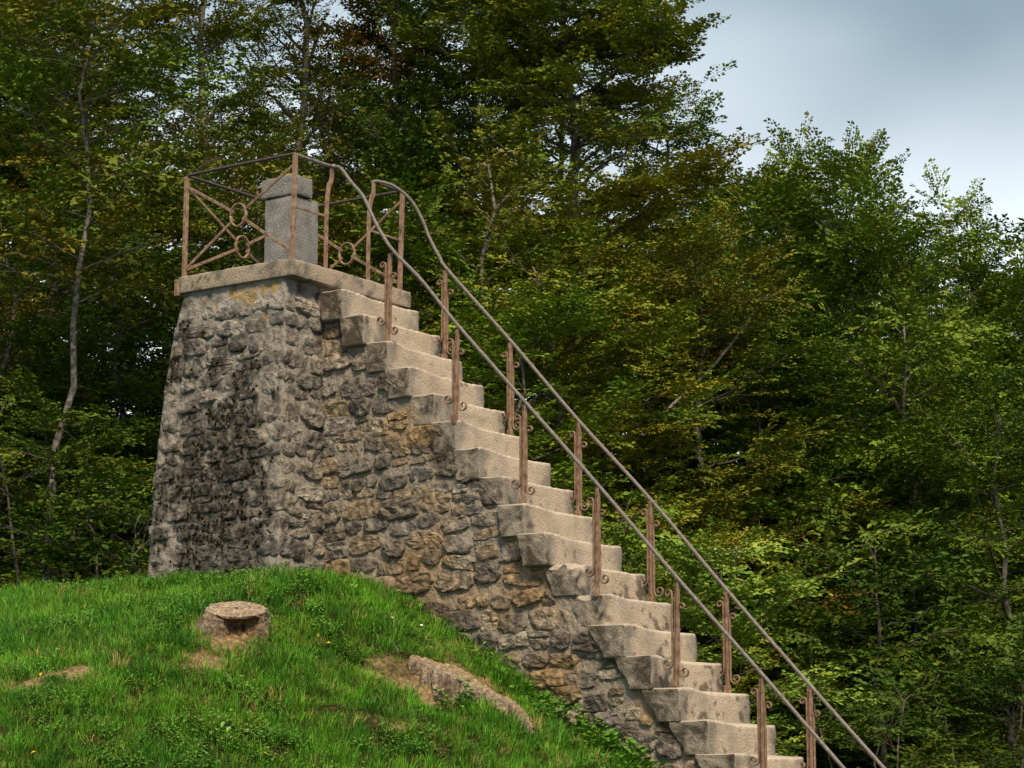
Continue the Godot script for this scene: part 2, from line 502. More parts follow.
func build_lookout():
	var t := base("stone_lookout")
	tag(t, "rubble stone lookout with a steep flight of worn concrete steps", "lookout tower")
	# ---- tower
	var yt := -0.14
	var yb := -3.4
	var c_bl := 0.0
	var st := begin()
	wall_sheet(st, 60, 110, func(u, v):
		var y := lerpf(yt, yb, v)
		return Vector3(tower_x(y) - 0.005, y, lerpf(tower_zb(y), tower_zf(y), u)), Vector3(-1, 0, 0), 0.024, true, false)
	wall_sheet(st, 56, 110, func(u, v):
		var y := lerpf(yt, yb, v)
		return Vector3(lerpf(tower_x(y) - 0.005, 1.56, u), y, tower_zf(y)), Vector3(0, 0, 1), 0.024, true, false)
	wall_sheet(st, 12, 40, func(u, v):
		var y := lerpf(yt, yb, v)
		return Vector3(1.56, y, lerpf(tower_zf(y), tower_zb(y), u)), Vector3(1, 0, 0), 0.014, true, false)
	wall_sheet(st, 12, 110, func(u, v):
		var y := lerpf(yt, yb, v)
		return Vector3(lerpf(1.56, tower_x(y) - 0.005, u), y, tower_zb(y)), Vector3(0, 0, -1), 0.014, true, false)
	var tw := done(st, "tower_wall", M.mortar, t)
	var nolim := func(q: Vector3, _xf: Transform3D): return q
	# courses: a quoin wraps each corner, rubble fills between
	var v := 0.16
	var row := 0
	while v < 2.62:
		var rh := rf(0.115, 0.215)
		var y := yt - v - rh * 0.5
		var zb := tower_zb(y)
		var zf := tower_zf(y)
		var q1 := rf(0.14, 0.32)
		var q2 := rf(0.14, 0.36)
		var qx := rf(0.12, 0.30)
		if row % 2 == 0: q2 = rf(0.26, 0.40)
		else: qx = rf(0.26, 0.38)
		quoin(Vector3(tower_x(y), y, zb), -1.0, rf(0.16, 0.3), q1, rh, tw)
		quoin(Vector3(tower_x(y), y, zf), 1.0, qx, q2, rh, tw)
		lay(zb + q1, zf - q2, v, v + rh - 0.001, rh, rh + 0.001, func(_u, _v, _a, _b): return true, func(u, vv):
			var y2: float = yt - vv
			return Transform3D(Basis(Vector3(0, 0, 1), Vector3(0.06, 0.9982, 0), Vector3(-0.9982, 0.06, 0)), Vector3(tower_x(y2), y2, u)), true, tw, nolim)
		var xa: float = tower_x(y) + qx
		if X1 - xa > 0.07:
			lay(xa, X1 + 0.03, v, v + rh - 0.001, rh, rh + 0.001, func(_u, _v, _a, _b): return true, func(u, vv):
				var y2: float = yt - vv
				return Transform3D(Basis(Vector3(1, 0, 0), Vector3(0, 1, 0), Vector3(0, 0, 1)), Vector3(u, y2, tower_zf(y2))), true, tw, nolim)
		v += rh
		row += 1
	# ---- stair wall
	st = begin()
	var xw := X1 + 0.058
	var za := -0.12
	var zb2 := 5.2
	var topf := func(z: float): return minf(-0.30, nosing_y(z) - 0.30)
	wall_sheet(st, 190, 80, func(u, v):
		var z := lerpf(za, zb2, u)
		return Vector3(xw - 0.016, lerpf(topf.call(z), -6.3, v), z), Vector3(-1, 0, 0), 0.026, false, false)
	wall_sheet(st, 60, 20, func(u, v):
		var z := lerpf(za, zb2, u)
		return Vector3(X2 - 0.035, lerpf(topf.call(z), -6.3, v), z), Vector3(1, 0, 0), 0.013, false, true)
	wall_sheet(st, 60, 4, func(u, v):
		var z := lerpf(za, zb2, u)
		return Vector3(lerpf(xw, X2 - 0.035, v), topf.call(z), z), Vector3(0, 1, 0), 0.0, false, true)
	var sw := done(st, "stair_wall", M.mortar, t)
	var lim := func(q: Vector3, xf: Transform3D):
		# stones are cut to the underside of the concrete
		var p := xf * q
		var top: float = nosing_y(p.z) - soffit(p.z)
		if p.y > top: q.y -= (p.y - top) * 0.9
		return q
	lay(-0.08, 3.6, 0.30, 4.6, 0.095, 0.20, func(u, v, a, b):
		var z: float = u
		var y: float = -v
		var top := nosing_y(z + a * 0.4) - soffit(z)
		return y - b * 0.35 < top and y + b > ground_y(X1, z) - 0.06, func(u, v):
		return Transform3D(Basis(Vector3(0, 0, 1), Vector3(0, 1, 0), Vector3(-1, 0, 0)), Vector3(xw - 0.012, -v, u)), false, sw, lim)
	# ---- moss in the joints of the tower
	build_moss(tw)
	# ---- slab
	st = begin()
	rbox(st, Vector3(SLAB_W * 0.5, -0.072, -SLAB_D * 0.5), Vector3(SLAB_W, 0.144, SLAB_D), 0.009, 0.03, 0.005, func(p: Vector3, nn: Vector3):
		var c := Color(0.40, 0.345, 0.28)
		var w := n3(p, 3.0) * 0.7 + f3(p, 2.5) * 0.6
		var dirt := sst(0.0, 0.6, w + 0.55 - Vector2(p.x * 1.6, p.z).length() * 1.1) if p.z > -0.3 else 0.0
		dirt = maxf(dirt, sst(0.15, 0.6, w + 0.2 * sst(0.9, 1.5, p.x)))
		c = c.lerp(Color(0.13, 0.125, 0.12), dirt * 0.8)
		c = c.lerp(Color(0.04, 0.038, 0.03), sst(0.1, 0.4, f3(p, 6.0) + 0.35 - absf(p.z + 1.05) * 3.0 - absf(p.y + 0.09) * 4.0) * 0.8)
		return c)
	done(st, "platform_slab", M.concrete, t)
	# ---- steps
	var dx := [-0.03, -0.03, 0.01, 0.004, 0.042, 0.03, 0.02, 0.04, -0.012, -0.055, 0.012, 0.042, -0.012, -0.008, 0.0, 0.006, -0.01, 0.004, -0.006, 0.008, 0.0, -0.004]
	for i in NSTEP:
		build_step(i, dx[i], t)

func build_step(i: int, dx: float, parent: Node):
	var zi := Z0 + i * TREAD
	var yi := Y1 - i * RISE
	var bd := lerpf(0.265, 0.335, sst(8.0, 12.0, i))
	if i == 0: bd = 0.30
	# outline in (z, y), from the nosing down the riser, under, up the back, along the top
	var pr := PackedVector2Array()
	pr.append_array([Vector2(-0.004, -0.003), Vector2(0.002, -0.010), Vector2(0.004, -0.022), Vector2(0.004, -0.03)])
	for k in range(1, 13): pr.append(Vector2(0.003 - 0.004 * k / 12.0, -0.03 - 0.225 * k / 12.0))
	var ub := lerpf(0.225, 0.20, sst(8.0, 12.0, i))
	var jag := rf(0, 60)
	for k in range(1, 6): pr.append(Vector2(-ub * k / 5.0, -0.255))
	for k in range(1, 12):
		var f := k / 11.0
		var wv := 0.010 * na.get_noise_2d(f * 3.0 + jag, i) + 0.008 * sin(f * PI * 2.0) * sst(8.0, 12.0, i)
		pr.append(Vector2(lerpf(-ub, -bd, f) + wv, lerpf(-0.255, -0.012, f)))
	for k in range(0, 7): pr.append(Vector2(lerpf(-bd, -0.013, k / 6.0), 0.0))
	var xs := PackedFloat32Array()
	var xa := X1 + dx
	var xb := X2 + rf(-0.012, 0.012)
	for e in [0.0, 0.003, 0.010]: xs.append(xa + e)
	for k in range(1, 50): xs.append(lerpf(xa + 0.01, xb - 0.01, k / 50.0))
	for e in [0.010, 0.003, 0.0]: xs.append(xb - e)
	var ph := rf(0, 40)
	var wear := rf(0.7, 1.2)
	var lipa := rf(0.10, 0.2)
	var stain: float = [0.1, 0.1, 0.05, 0.05, 0.1, 0.15, 0.1, 0.1, 0.25, 0.3, 0.5, 0.35, 0.2, 0.55, 0.45, 0.15, 0.15, 0.4][i] if i < 18 else 0.2
	var broken := 1.0 if i in [10, 11] else 0.08
	var g := []
	var cols := []
	for x in xs.size():
		var row := PackedVector3Array()
		var cr := PackedColorArray()
		var X := xs[x]
		var s := (X - xa) / (xb - xa)
		var endk := sst(0.012, 0.0, minf(X - xa, xb - X))
		var sag := 0.026 * wear * sst(lipa * 0.6, lipa + 0.22, s) * (1.0 - 0.35 * sst(0.8, 1.0, s)) + 0.006 * na.get_noise_2d(X * 30.0, ph)
		for q in pr:
			var z := q.x
			var y := q.y
			var ctr := Vector2(-bd * 0.4, -0.12)
			var off := (q - ctr).normalized() * -0.011 * endk
			z += off.x
			y += off.y
			if q.x > -0.25:
				y -= sag * sst(-0.25, 0.0, q.x) * sst(-0.20, 0.0, q.y)
				z -= 0.3 * sag * sst(-0.1, 0.0, q.x) * sst(-0.08, 0.0, q.y)
			var p := Vector3(X, yi + y, zi + z)
			var rough := 1.0 - 0.5 * sst(-0.1, -0.2, q.y)
			p += Vector3(0, 0.3 * signf(q.y + 0.1), 1.0) * (n3(p, 3.5) * 0.008 + f3(p, 3.0) * 0.004) * rough
			# broken corner at the near end
			var br := sst(0.18 * broken + 0.03, 0.0, X - xa) * clampf(0.5 + n3(p + Vector3(ph, 0, 0), 5.0) * 2.0, 0.0, 1.0)
			p.z -= br * 0.06 * broken * sst(-0.2, -0.02, q.x)
			p.y -= br * 0.04 * broken * sst(-0.2, -0.01, q.y)
			if endk > 0.0:
				p.x += (n3(p, 6.0) * 0.010 + f3(p, 4.0) * 0.005)
			row.append(p)
			var c := Color(0.51, 0.445, 0.365)
			var w := n3(p + Vector3(ph, 0, 0), 3.0) * 0.7 + f3(p, 3.0) * 0.5
			c = c.lerp(Color(0.48, 0.41, 0.325), sst(0.1, 0.7, n3(p + Vector3(ph, 0, 0), 1.6)))
			c = c.lerp(Color(0.33, 0.295, 0.25), sst(0.15, 0.6, f3(p + Vector3(0, ph, 0), 1.1)) * 0.35)
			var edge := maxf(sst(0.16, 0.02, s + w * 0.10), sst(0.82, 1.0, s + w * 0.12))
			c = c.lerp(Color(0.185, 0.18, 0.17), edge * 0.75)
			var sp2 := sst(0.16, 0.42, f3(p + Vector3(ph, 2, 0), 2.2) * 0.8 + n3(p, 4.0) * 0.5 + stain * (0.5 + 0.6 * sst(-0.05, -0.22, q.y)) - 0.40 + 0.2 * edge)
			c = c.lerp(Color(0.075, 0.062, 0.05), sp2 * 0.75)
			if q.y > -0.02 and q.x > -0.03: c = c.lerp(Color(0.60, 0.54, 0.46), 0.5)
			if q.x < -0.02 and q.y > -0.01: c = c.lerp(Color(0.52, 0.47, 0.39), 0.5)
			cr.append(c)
		row.append(row[0])
		cr.append(cr[0])
		g.append(row)
		cols.append(cr)
	var st := begin()
	sheet(st, g, cols, false)
	# ends
	st.set_smooth_group(1)
	for e in 2:
		var ring: PackedVector3Array = g[0] if e == 0 else g[g.size() - 1]
		var mid := Vector3.ZERO
		for q in ring: mid += q / ring.size()
		var prev := ring
		var pc := PackedColorArray()
		for q in ring: pc.append(end_tint(q, ph))
		for L in [0.9, 0.75, 0.6, 0.45, 0.3, 0.15]:
			var nx := PackedVector3Array()
			var nc := PackedColorArray()
			for q in ring:
				var p := mid.lerp(q, L)
				p.x = mid.x + (-0.001 if e == 0 else 0.001) + n3(p, 6.0) * 0.010 + f3(p, 4.0) * 0.005
				nx.append(p)
				nc.append(end_tint(p, ph))
			sheet(st, [prev, nx], [pc, nc], e == 1)
			prev = nx
			pc = nc
		for k in prev.size() - 1:
			if e == 0: ctri(st, prev[k], prev[k + 1], mid, pc[k], pc[k + 1], pc[k])
			else: ctri(st, prev[k + 1], prev[k], mid, pc[k + 1], pc[k], pc[k])
	done(st, "step", M.concrete, parent)

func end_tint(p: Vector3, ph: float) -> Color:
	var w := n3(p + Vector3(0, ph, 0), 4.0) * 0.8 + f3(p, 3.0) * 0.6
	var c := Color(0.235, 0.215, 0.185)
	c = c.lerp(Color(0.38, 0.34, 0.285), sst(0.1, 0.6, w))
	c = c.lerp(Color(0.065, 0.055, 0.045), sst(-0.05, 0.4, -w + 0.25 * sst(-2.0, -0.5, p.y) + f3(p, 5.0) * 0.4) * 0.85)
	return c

func build_moss(parent: Node):
	var st := begin()
	for k in 7:
		pass
	# a small lumpy cushion
	var rings := []
	for j in 4:
		var ring := PackedVector3Array()
		for s in 7:
			var a := TAU * s / 7
			var r: float = [1.0, 0.85, 0.5, 0.12][j] * rf(0.75, 1.2)
			ring.append(Vector3(cos(a) * r, sin(a) * r, [0.0, 0.35, 0.6, 0.7][j] * rf(0.8, 1.1)))
		ring.append(ring[0])
		rings.append(ring)
	var cc := []
	for j in 4:
		var cr := PackedColorArray()
		for s in 8: cr.append(Color.WHITE)
		cc.append(cr)
	sheet(st, rings, cc, false)
	st.generate_normals()
	var mm := MultiMesh.new()
	mm.transform_format = MultiMesh.TRANSFORM_3D
	mm.use_colors = true
	mm.mesh = st.commit()
	var xs := []
	var tries := 0
	while xs.size() < 900 and tries < 40000:
		tries += 1
		var y := rf(-2.6, -0.35)
		var z := rf(tower_zb(y), tower_zf(y))
		var p := Vector3(tower_x(y), y, z)
		var d := stain_dark(p) + n3(p, 9.0) * 0.5
		if d < 0.75: continue
		xs.append(p)
	mm.instance_count = xs.size()
	for k in xs.size():
		var s := rf(0.006, 0.019)
		var b := Basis(Vector3(0, 0, 1), Vector3(0.06, 0.9982, 0), Vector3(-0.9982, 0.06, 0)) * Basis(Vector3(0, 0, 1), rf(0, TAU))
		b = b.scaled_local(Vector3(s, s * rf(0.6, 1.0), s * rf(0.8, 1.4)))
		mm.set_instance_transform(k, Transform3D(b, xs[k] + Vector3(-rf(0.0, 0.03), 0, 0)))
		mm.set_instance_color(k, Color(0.035, 0.026, 0.014).lerp(Color(0.06, 0.065, 0.018), pow(rng.randf(), 3.0)))
	var o := MultiMeshInstance3D.new()
	o.name = "moss"
	o.multimesh = mm
	o.material_override = M.moss
	o.set_meta("kind", "stuff")
	o.set_meta("label", "dark brown moss in the joints of the tower")
	parent.add_child(o)

# ------------------------------------------------------------------ pillar and railing
func build_pillar():
	var t := base("concrete_pillar", Vector3(0.79, 0.0, -0.69))
	tag(t, "square grey concrete pillar standing on the platform", "pillar")
	var tint := func(p: Vector3, nn: Vector3):
		var w := n3(p, 4.0) * 0.7 + f3(p, 3.0) * 0.6
		var c := Color(0.235, 0.245, 0.25).lerp(Color(0.33, 0.335, 0.335), sst(0.0, 0.6, w))
		return c.lerp(Color(0.12, 0.12, 0.115), sst(0.1, 0.7, -w) * 0.7)
	var st := begin()
	rbox(st, Vector3(0, 0.375, 0), Vector3(0.34, 0.75, 0.33), 0.014, 0.03, 0.005, tint)
	done(st, "shaft", M.concrete, t)
	st = begin()
	rbox(st, Vector3(-0.065, 0.842, -0.005), Vector3(0.24, 0.175, 0.385), 0.012, 0.03, 0.005, tint)
	done(st, "cap", M.concrete, t)

func pv(a: Array) -> PackedVector3Array:
	var p := PackedVector3Array()
	for q in a: p.append(q)
	return p

func smooth_path(a: Array, per := 6) -> PackedVector3Array:
	var c := Curve3D.new()
	for k in a.size():
		var t: Vector3 = (a[mini(k + 1, a.size() - 1)] - a[maxi(k - 1, 0)]) / 6.0
		c.add_point(a[k], -t, t)
	var out := PackedVector3Array()
	for k in a.size() - 1:
		for j in per: out.append(c.sample(k, float(j) / per))
	out.append(a[a.size() - 1])
	return out

func scroll(x: float, z: float, sgn: float, yb: float, yt: float) -> MeshInstance3D:
	var st := begin()
	var p := PackedVector3Array()
	var R := 0.045 * rf(0.92, 1.08)
	var off := 0.028
	for k in range(20, -1, -1):
		var f := k / 20.0
		var a := PI + f * PI * 2.35
		var r := R * lerpf(1.0, 0.26, f)
		p.append(Vector3(x, yb + sin(a) * r, z + sgn * (off + R + cos(a) * r)))
	var R2 := 0.030 * rf(0.9, 1.1)
	for k in range(1, 6):
		p.append(Vector3(x, lerpf(yb, yt, k / 6.0), z + sgn * off))
	for k in 17:
		var f := k / 16.0
		var a := PI - f * PI * 2.1
		var r := R2 * lerpf(1.0, 0.3, f)
		p.append(Vector3(x, yt + sin(a) * r, z + sgn * (off + R2 + cos(a) * r)))
	bar(st, p, Vector3(1, 0, 0), 0.009, 0.022)
	st.generate_normals()
	var o := MeshInstance3D.new()
	o.name = "scroll"
	o.mesh = st.commit()
	o.material_override = M.iron
	return o

func stair_post(x: float, z: float, yb: float, yt: float, lean: float, parent: Node):
	var st := begin(false)
	var b := Vector3(x, yb - 0.02, z)
	var e := Vector3(x + lean + rf(-0.006, 0.006), yt, z + lean * 0.4 + rf(-0.008, 0.008))
	bar(st, pv([b, e]), Vector3(1, 0, 0), 0.040, 0.016)
	bar(st, pv([b + Vector3(-0.014, 0, 0.010), e + Vector3(-0.014, -0.01, 0.010)]), Vector3(1, 0, 0), 0.018, 0.014)
	bar(st, pv([Vector3(x - 0.006, yb - 0.01, z), Vector3(x - 0.006, yb + 0.07, z)]), Vector3(1, 0, 0), 0.054, 0.032)
	var o := done(st, "post", M.iron, parent)
	o.add_child(scroll(x + lean * 0.5, z, -1.0, yb + 0.19 + rf(-0.015, 0.015), yt - 0.10), true)
	o.add_child(scroll(x + lean * 0.5, z, 1.0, yb + 0.11 + rf(-0.015, 0.015), yt - 0.20), true)

func ring_panel(a: Vector3, b: Vector3, ylo: float, yhi: float, parent: Node, up := 0.0):
	# crossed bars that stop at a ring in the middle; a and b are the feet of the two posts
	var n := (b - a).cross(Vector3.UP).normalized()
	var m := (a + b) * 0.5 + Vector3(0, (ylo + yhi) * 0.5 + up, 0)
	var R := 0.085
	var st := begin()
	var p := PackedVector3Array()
	var along := (b - a).normalized()
	for k in 29:
		var t := TAU * k / 28.0
		p.append(m + along * cos(t) * R + Vector3.UP * sin(t) * R * 1.15)
	bar(st, p, n, 0.014, 0.028)
	done(st, "ring", M.iron, parent)
	for e in [a + Vector3(0, ylo, 0), a + Vector3(0, yhi, 0), b + Vector3(0, ylo, 0), b + Vector3(0, yhi, 0)]:
		st = begin(false)
		var d: Vector3 = (m - e).normalized()
		bar(st, pv([e, m - d * R * 0.72]), n, 0.024, 0.012)
		done(st, "diagonal_bar", M.iron, parent)

func build_railing():
	var t := base("iron_railing")
	tag(t, "rusty brown iron railing with scrolls around platform and down both stair sides", "railing")
	var H := 0.885
	var A := Vector3(0.035, 0, -0.035)
	var B := Vector3(0.035, 0, -SLAB_D + 0.035)
	var C := Vector3(SLAB_W - 0.12, 0, -SLAB_D + 0.035)
	var D := Vector3(SLAB_W - 0.12, 0, -0.035)
	var E := Vector3(0.47, 0, -0.035)
	var F := Vector3(1.04, 0, -0.035)
	var st: SurfaceTool
	for q in [[A, 0.012], [B, 0.0], [C, 0.0], [D, 0.015]]:
		st = begin(false)
		var b: Vector3 = q[0]
		var lean: float = q[1]
		bar(st, pv([b + Vector3(0, -0.12 if b == B else -0.02, 0), b + Vector3(lean * 0.5, H, lean)]), Vector3(1, 0, 0), 0.034, 0.036)
		var o := done(st, "post", M.iron, t)
		if b == B:
			st = begin(false)
			bar(st, pv([b + Vector3(-0.02, -0.16, -0.05), b + Vector3(-0.02, -0.02, -0.05)]), Vector3(1, 0, 0), 0.05, 0.05)
			done(st, "bracket", M.iron, o)
	# gate posts, their tops bent towards the handrail
	for b in [E, F]:
		st = begin(false)
		var top := Vector3(0.05, 0.0, 0.01)
		bar(st, smooth_path([b + Vector3(0, -0.02, 0), b + Vector3(0, 0.3, 0), b + Vector3(0.005, 0.58, 0), b + Vector3(0.03, 0.72, 0), b + Vector3(0.06, H - 0.1, 0), b + Vector3(0.065, H + 0.005, 0)], 4), Vector3(0, 0, 1), 0.042, 0.014)
		done(st, "post", M.iron, t)
	# short bars between gate posts and corner posts
	for q in [[A, E], [F, D]]:
		st = begin(false)
		bar(st, pv([q[0] + Vector3(0, 0.45, 0), q[1] + Vector3(0, 0.45, 0)]), Vector3(0, 0, 1), 0.018, 0.014)
		done(st, "cross_bar", M.iron, t)
	ring_panel(A, B, 0.06, 0.80, t, 0.03)
	ring_panel(B, C, 0.06, 0.80, t, -0.02)
	ring_panel(C, D, 0.06, 0.80, t, -0.02)
	var up := Vector3(0, H + 0.008, 0)
	for q in [[A, B], [B, C], [C, D]]:
		st = begin()
		tube(st, smooth_path([q[0] + up, (q[0] + q[1]) * 0.5 + up + Vector3(0, rf(-0.012, 0.004), 0), q[1] + up], 5), 0.0135, 0.0135, 10)
		done(st, "top_rail", M.rail_top, t)
	st = begin()
	tube(st, pv([D + up, F + up + Vector3(0.06, 0, 0)]), 0.012, 0.012, 8)
	done(st, "top_rail", M.rail_top, t)
	# handrails
	st = begin()
	var near := [A + up, E + up + Vector3(-0.1, 0, 0.005), E + up + Vector3(0.065, 0.005, 0.01), Vector3(0.52, 0.865, 0.07), Vector3(0.505, 0.72, 0.20), Vector3(0.50, 0.58, 0.33), Vector3(0.50, 0.41, 0.425), Vector3(0.50, 0.24, 0.525), Vector3(0.50, 0.05, 0.67)]
	for q in [[0.94, -0.245], [1.305, -0.66], [1.955, -1.345], [2.63, -2.055], [3.31, -2.79], [4.03, -3.545], [4.71, -4.27], [5.1, -4.68]]:
		near.append(Vector3(0.51, q[1] + 0.03, q[0]))
	tube(st, smooth_path(near, 6), 0.015, 0.015, 12)
	done(st, "handrail", M.rail, t)
	st = begin()
	var farr := [F + up + Vector3(0.05, -0.01, -0.01), F + up + Vector3(0.10, 0.01, 0.02), Vector3(1.25, 0.865, 0.085), Vector3(1.36, 0.745, 0.185), Vector3(1.42, 0.575, 0.26), Vector3(1.445, 0.42, 0.315), Vector3(1.45, 0.23, 0.425), Vector3(1.45, 0.085, 0.53)]
	for q in [[1.165, -0.62], [1.84, -1.36], [2.52, -2.06], [3.195, -2.81], [3.905, -3.57], [4.6, -4.3], [5.0, -4.72]]:
		farr.append(Vector3(1.45, q[1] + 0.035, q[0]))
	tube(st, smooth_path(farr, 6), 0.0145, 0.0145, 12)
	done(st, "handrail", M.rail, t)
	var lz := [0.605, 1.295, 1.950, 2.620, 3.300, 4.00, 4.68]
	var ly := [0.06, -0.66, -1.34, -2.04, -2.775, -3.51, -4.22]
	for k in 7:
		var yb := Y1 - (2 + 3 * k) * RISE
		stair_post(0.505, lz[k] - 0.008, yb - 0.012, ly[k], 0.02, t)
	var fz := [0.485, 1.17, 1.84, 2.52, 3.195, 3.895, 4.6]
	var fy := [0.10, -0.61, -1.34, -2.03, -2.79, -3.545, -4.27]
	for k in 7:
		var yb := Y1 - (2 + 3 * k) * RISE
		stair_post(1.45, fz[k], yb - 0.018, fy[k], 0.0, t)

# ------------------------------------------------------------------ stumps, rock, grass
func build_stump():
	var x := -1.42
	var z := 0.73
	var t := base("tree_stump", Vector3(x, ground_y(x, z) - 0.055, z))
	tag(t, "round flat-topped tree stump hollowed at the front, on the grass below the tower", "stump")
	var toCam := Vector3(EYE.x - x, 0, EYE.z - z).normalized()
	var rgt := Vector3(-toCam.z, 0, toCam.x) * -1.0
	var st := begin(false)
	var n := 40
	var g := []
	var cols := []
	var hs := [-0.28, -0.03, 0.02, 0.055, 0.09, 0.12, 0.145]
	for j in hs.size():
		var row := PackedVector3Array()
		var cr := PackedColorArray()
		for k in n + 1:
			var a := TAU * (k % n) / n
			var f := float(j) / (hs.size() - 1)
			var r := lerpf(0.225, 0.205, sst(0.0, 0.5, f)) * (1.0 + 0.10 * na.get_noise_2d(cos(a) * 2.0, sin(a) * 2.0 + 50.0) + 0.16 * (1.0 - f * 0.6) * nb.get_noise_2d(cos(a) * 0.9, sin(a) * 0.9 + f * 0.05))
			r *= 1.0 + 0.09 * absf(cos(a))
			var fr := sin(a)     # 1 = towards the viewer
			# hollow under the rim at the front
			var hol := sst(0.72, 0.95, fr + 0.2 * cos(a)) * (1.0 - sst(0.62, 0.86, f + 0.10 * absf(cos(a))))
			r -= hol * 0.10
			var root := sst(0.75, 1.0, -cos(a + 0.3)) * (1.0 - f) * 0.10
			r += root
			var tilt := -0.072 * fr * f
			var p := rgt * cos(a) * r + toCam * sin(a) * r + Vector3(0, hs[j] + tilt, 0)
			p += (rgt * cos(a) + toCam * sin(a)) * (f3(p, 5.0) * 0.022 + n3(Vector3(p.x, p.y * 0.2, p.z), 16.0) * 0.02 * (1.0 - f * 0.7))
			row.append(p)
			var c := Color(0.23, 0.17, 0.115).lerp(Color(0.34, 0.30, 0.25), sst(-0.1, 0.6, n3(p, 14.0)))
			c = c.lerp(Color(0.22, 0.135, 0.055), hol * 0.7)
			cr.append(c)
		g.append(row)
		cols.append(cr)
	sheet(st, g, cols, false)
	done(st, "bark", M.wood, t)
	st = begin()
	var rim: PackedVector3Array = g[g.size() - 1]
	var prev := rim
	var pc := PackedColorArray()
	for q in rim: pc.append(Color(0.42, 0.37, 0.31))
	var mid := Vector3.ZERO
	for k in n: mid += rim[k] / n
	mid.y += 0.004
	for L in [0.97, 0.9, 0.8, 0.7, 0.6, 0.5, 0.4, 0.3, 0.2, 0.08]:
		var nx := PackedVector3Array()
		var nc := PackedColorArray()
		for q in rim:
			var p: Vector3 = mid.lerp(q, L)
			p.y += 0.005 + n3(p, 12.0) * 0.008
			nx.append(p)
			nc.append(Color(0.56, 0.46, 0.34).lerp(Color(0.36, 0.275, 0.19), clampf(0.5 + n3(p, 10.0) * 1.2 + f3(p, 8.0) * 0.7, 0.0, 1.0)))
		sheet(st, [prev, nx], [pc, nc], false)
		prev = nx
		pc = nc
	done(st, "cut_face", M.wood, t)

func build_long_stump():
	# a low stump cut flush with the slope, with a root running downhill
	var t := base("tree_stump", Vector3(-0.45, 0, 2.0))
	tag(t, "low weathered grey stump with a long root running downhill through the grass", "stump")
	var path := [Vector3(-0.48, 0.06, 1.60), Vector3(-0.46, 0.10, 1.74), Vector3(-0.42, 0.11, 1.88), Vector3(-0.38, 0.10, 2.02), Vector3(-0.34, 0.08, 2.14), Vector3(-0.28, 0.07, 2.26), Vector3(-0.25, 0.085, 2.38), Vector3(-0.27, 0.075, 2.50), Vector3(-0.31, 0.055, 2.58)]
	var wid := [0.06, 0.14, 0.19, 0.19, 0.13, 0.085, 0.085, 0.08, 0.04]
	var full := smooth_path(path, 10)
	var half := 42
	for part in 2:
		var st := begin(false)
		var g := []
		var cols := []
		var lo := 0 if part == 0 else half
		var hi := half if part == 0 else full.size() - 1
		for k in range(lo, hi + 1):
			var f := float(k) / (full.size() - 1) * (wid.size() - 1)
			var w := lerpf(wid[int(f)], wid[mini(int(f) + 1, wid.size() - 1)], f - int(f))
			var c0: Vector3 = full[k]
			var h := c0.y
			var row := PackedVector3Array()
			var cr := PackedColorArray()
			for s in 21:
				var q := s / 20.0            # 0 viewer side foot ... 1 uphill side
				var ang := PI * q
				var u := -cos(ang)
				var prof := sst(-0.02, 0.26, q) * (1.0 - 0.85 * sst(0.55, 1.0, q))
				var x := c0.x + u * w * (0.72 if u < 0.0 else 1.0)
				var z := c0.z + (-u) * w * 0.42
				var ridge := (0.05 * nb.get_noise_2d(k * 0.05, 3.0) + 0.035 * nb.get_noise_2d(k * 0.13, q * 0.4)) * sst(0.5, 0.25, q)
				var g0 := ground_y(c0.x, c0.z) + h * 0.55 + 0.012 * nb.get_noise_2d(k * 0.09, 20.0)
				var gb := maxf(ground_y(c0.x + w, c0.z) + 0.02, g0 + w * 0.42)
				var y := lerpf(ground_y(x, z) - 0.12, g0, pow(sst(-0.02, 0.40, q), 0.8))
				if q > 0.40: y = lerpf(g0, gb, sst(0.40, 0.85, q))
				if q > 0.85: y = lerpf(gb, ground_y(x, z) - 0.05, (q - 0.85) / 0.15)
				y += n3(Vector3(x, 0, z), 14.0) * 0.010 * prof
				var p := Vector3(x - ridge, y, z) - t.position
				row.append(p)
				var side := sst(0.46, 0.36, q)
				var streak := 0.6 * nb.get_noise_2d(k * 0.22, q * 0.3) + 0.8 * nb.get_noise_2d(k * 0.06, q * 0.5 + 9.0)
				var c := Color(0.42, 0.355, 0.275).lerp(Color(0.15, 0.115, 0.085), clampf(0.5 + streak * 1.2, 0, 1) * lerpf(0.45, 0.9, side))
				c = c.lerp(Color(0.46, 0.34, 0.20), sst(0.45, 0.8, q) * 0.8)
				cr.append(c)
			g.append(row)
			cols.append(cr)
		sheet(st, g, cols, true)
		done(st, "stump_base" if part == 0 else "root", M.wood, t)

func build_rock():
	var p := Vector3(0.27, 0, 2.47)
	p.y = ground_y(p.x, p.z) + 0.03
	var st := begin(false)
	rbox(st, Vector3.ZERO, Vector3(0.14, 0.15, 0.20), 0.03, 0.025, 0.03, func(q: Vector3, nn: Vector3):
		return Color(0.36, 0.31, 0.25).lerp(Color(0.22, 0.19, 0.16), clampf(0.5 + n3(q, 12.0), 0, 1)))
	var o := done(st, "rock", M.stone, self)
	o.position = p
	o.rotation = Vector3(0.5, 0.3, 0.25)
	tag(o, "small pale angular stone lying in the grass near the wall", "rock")

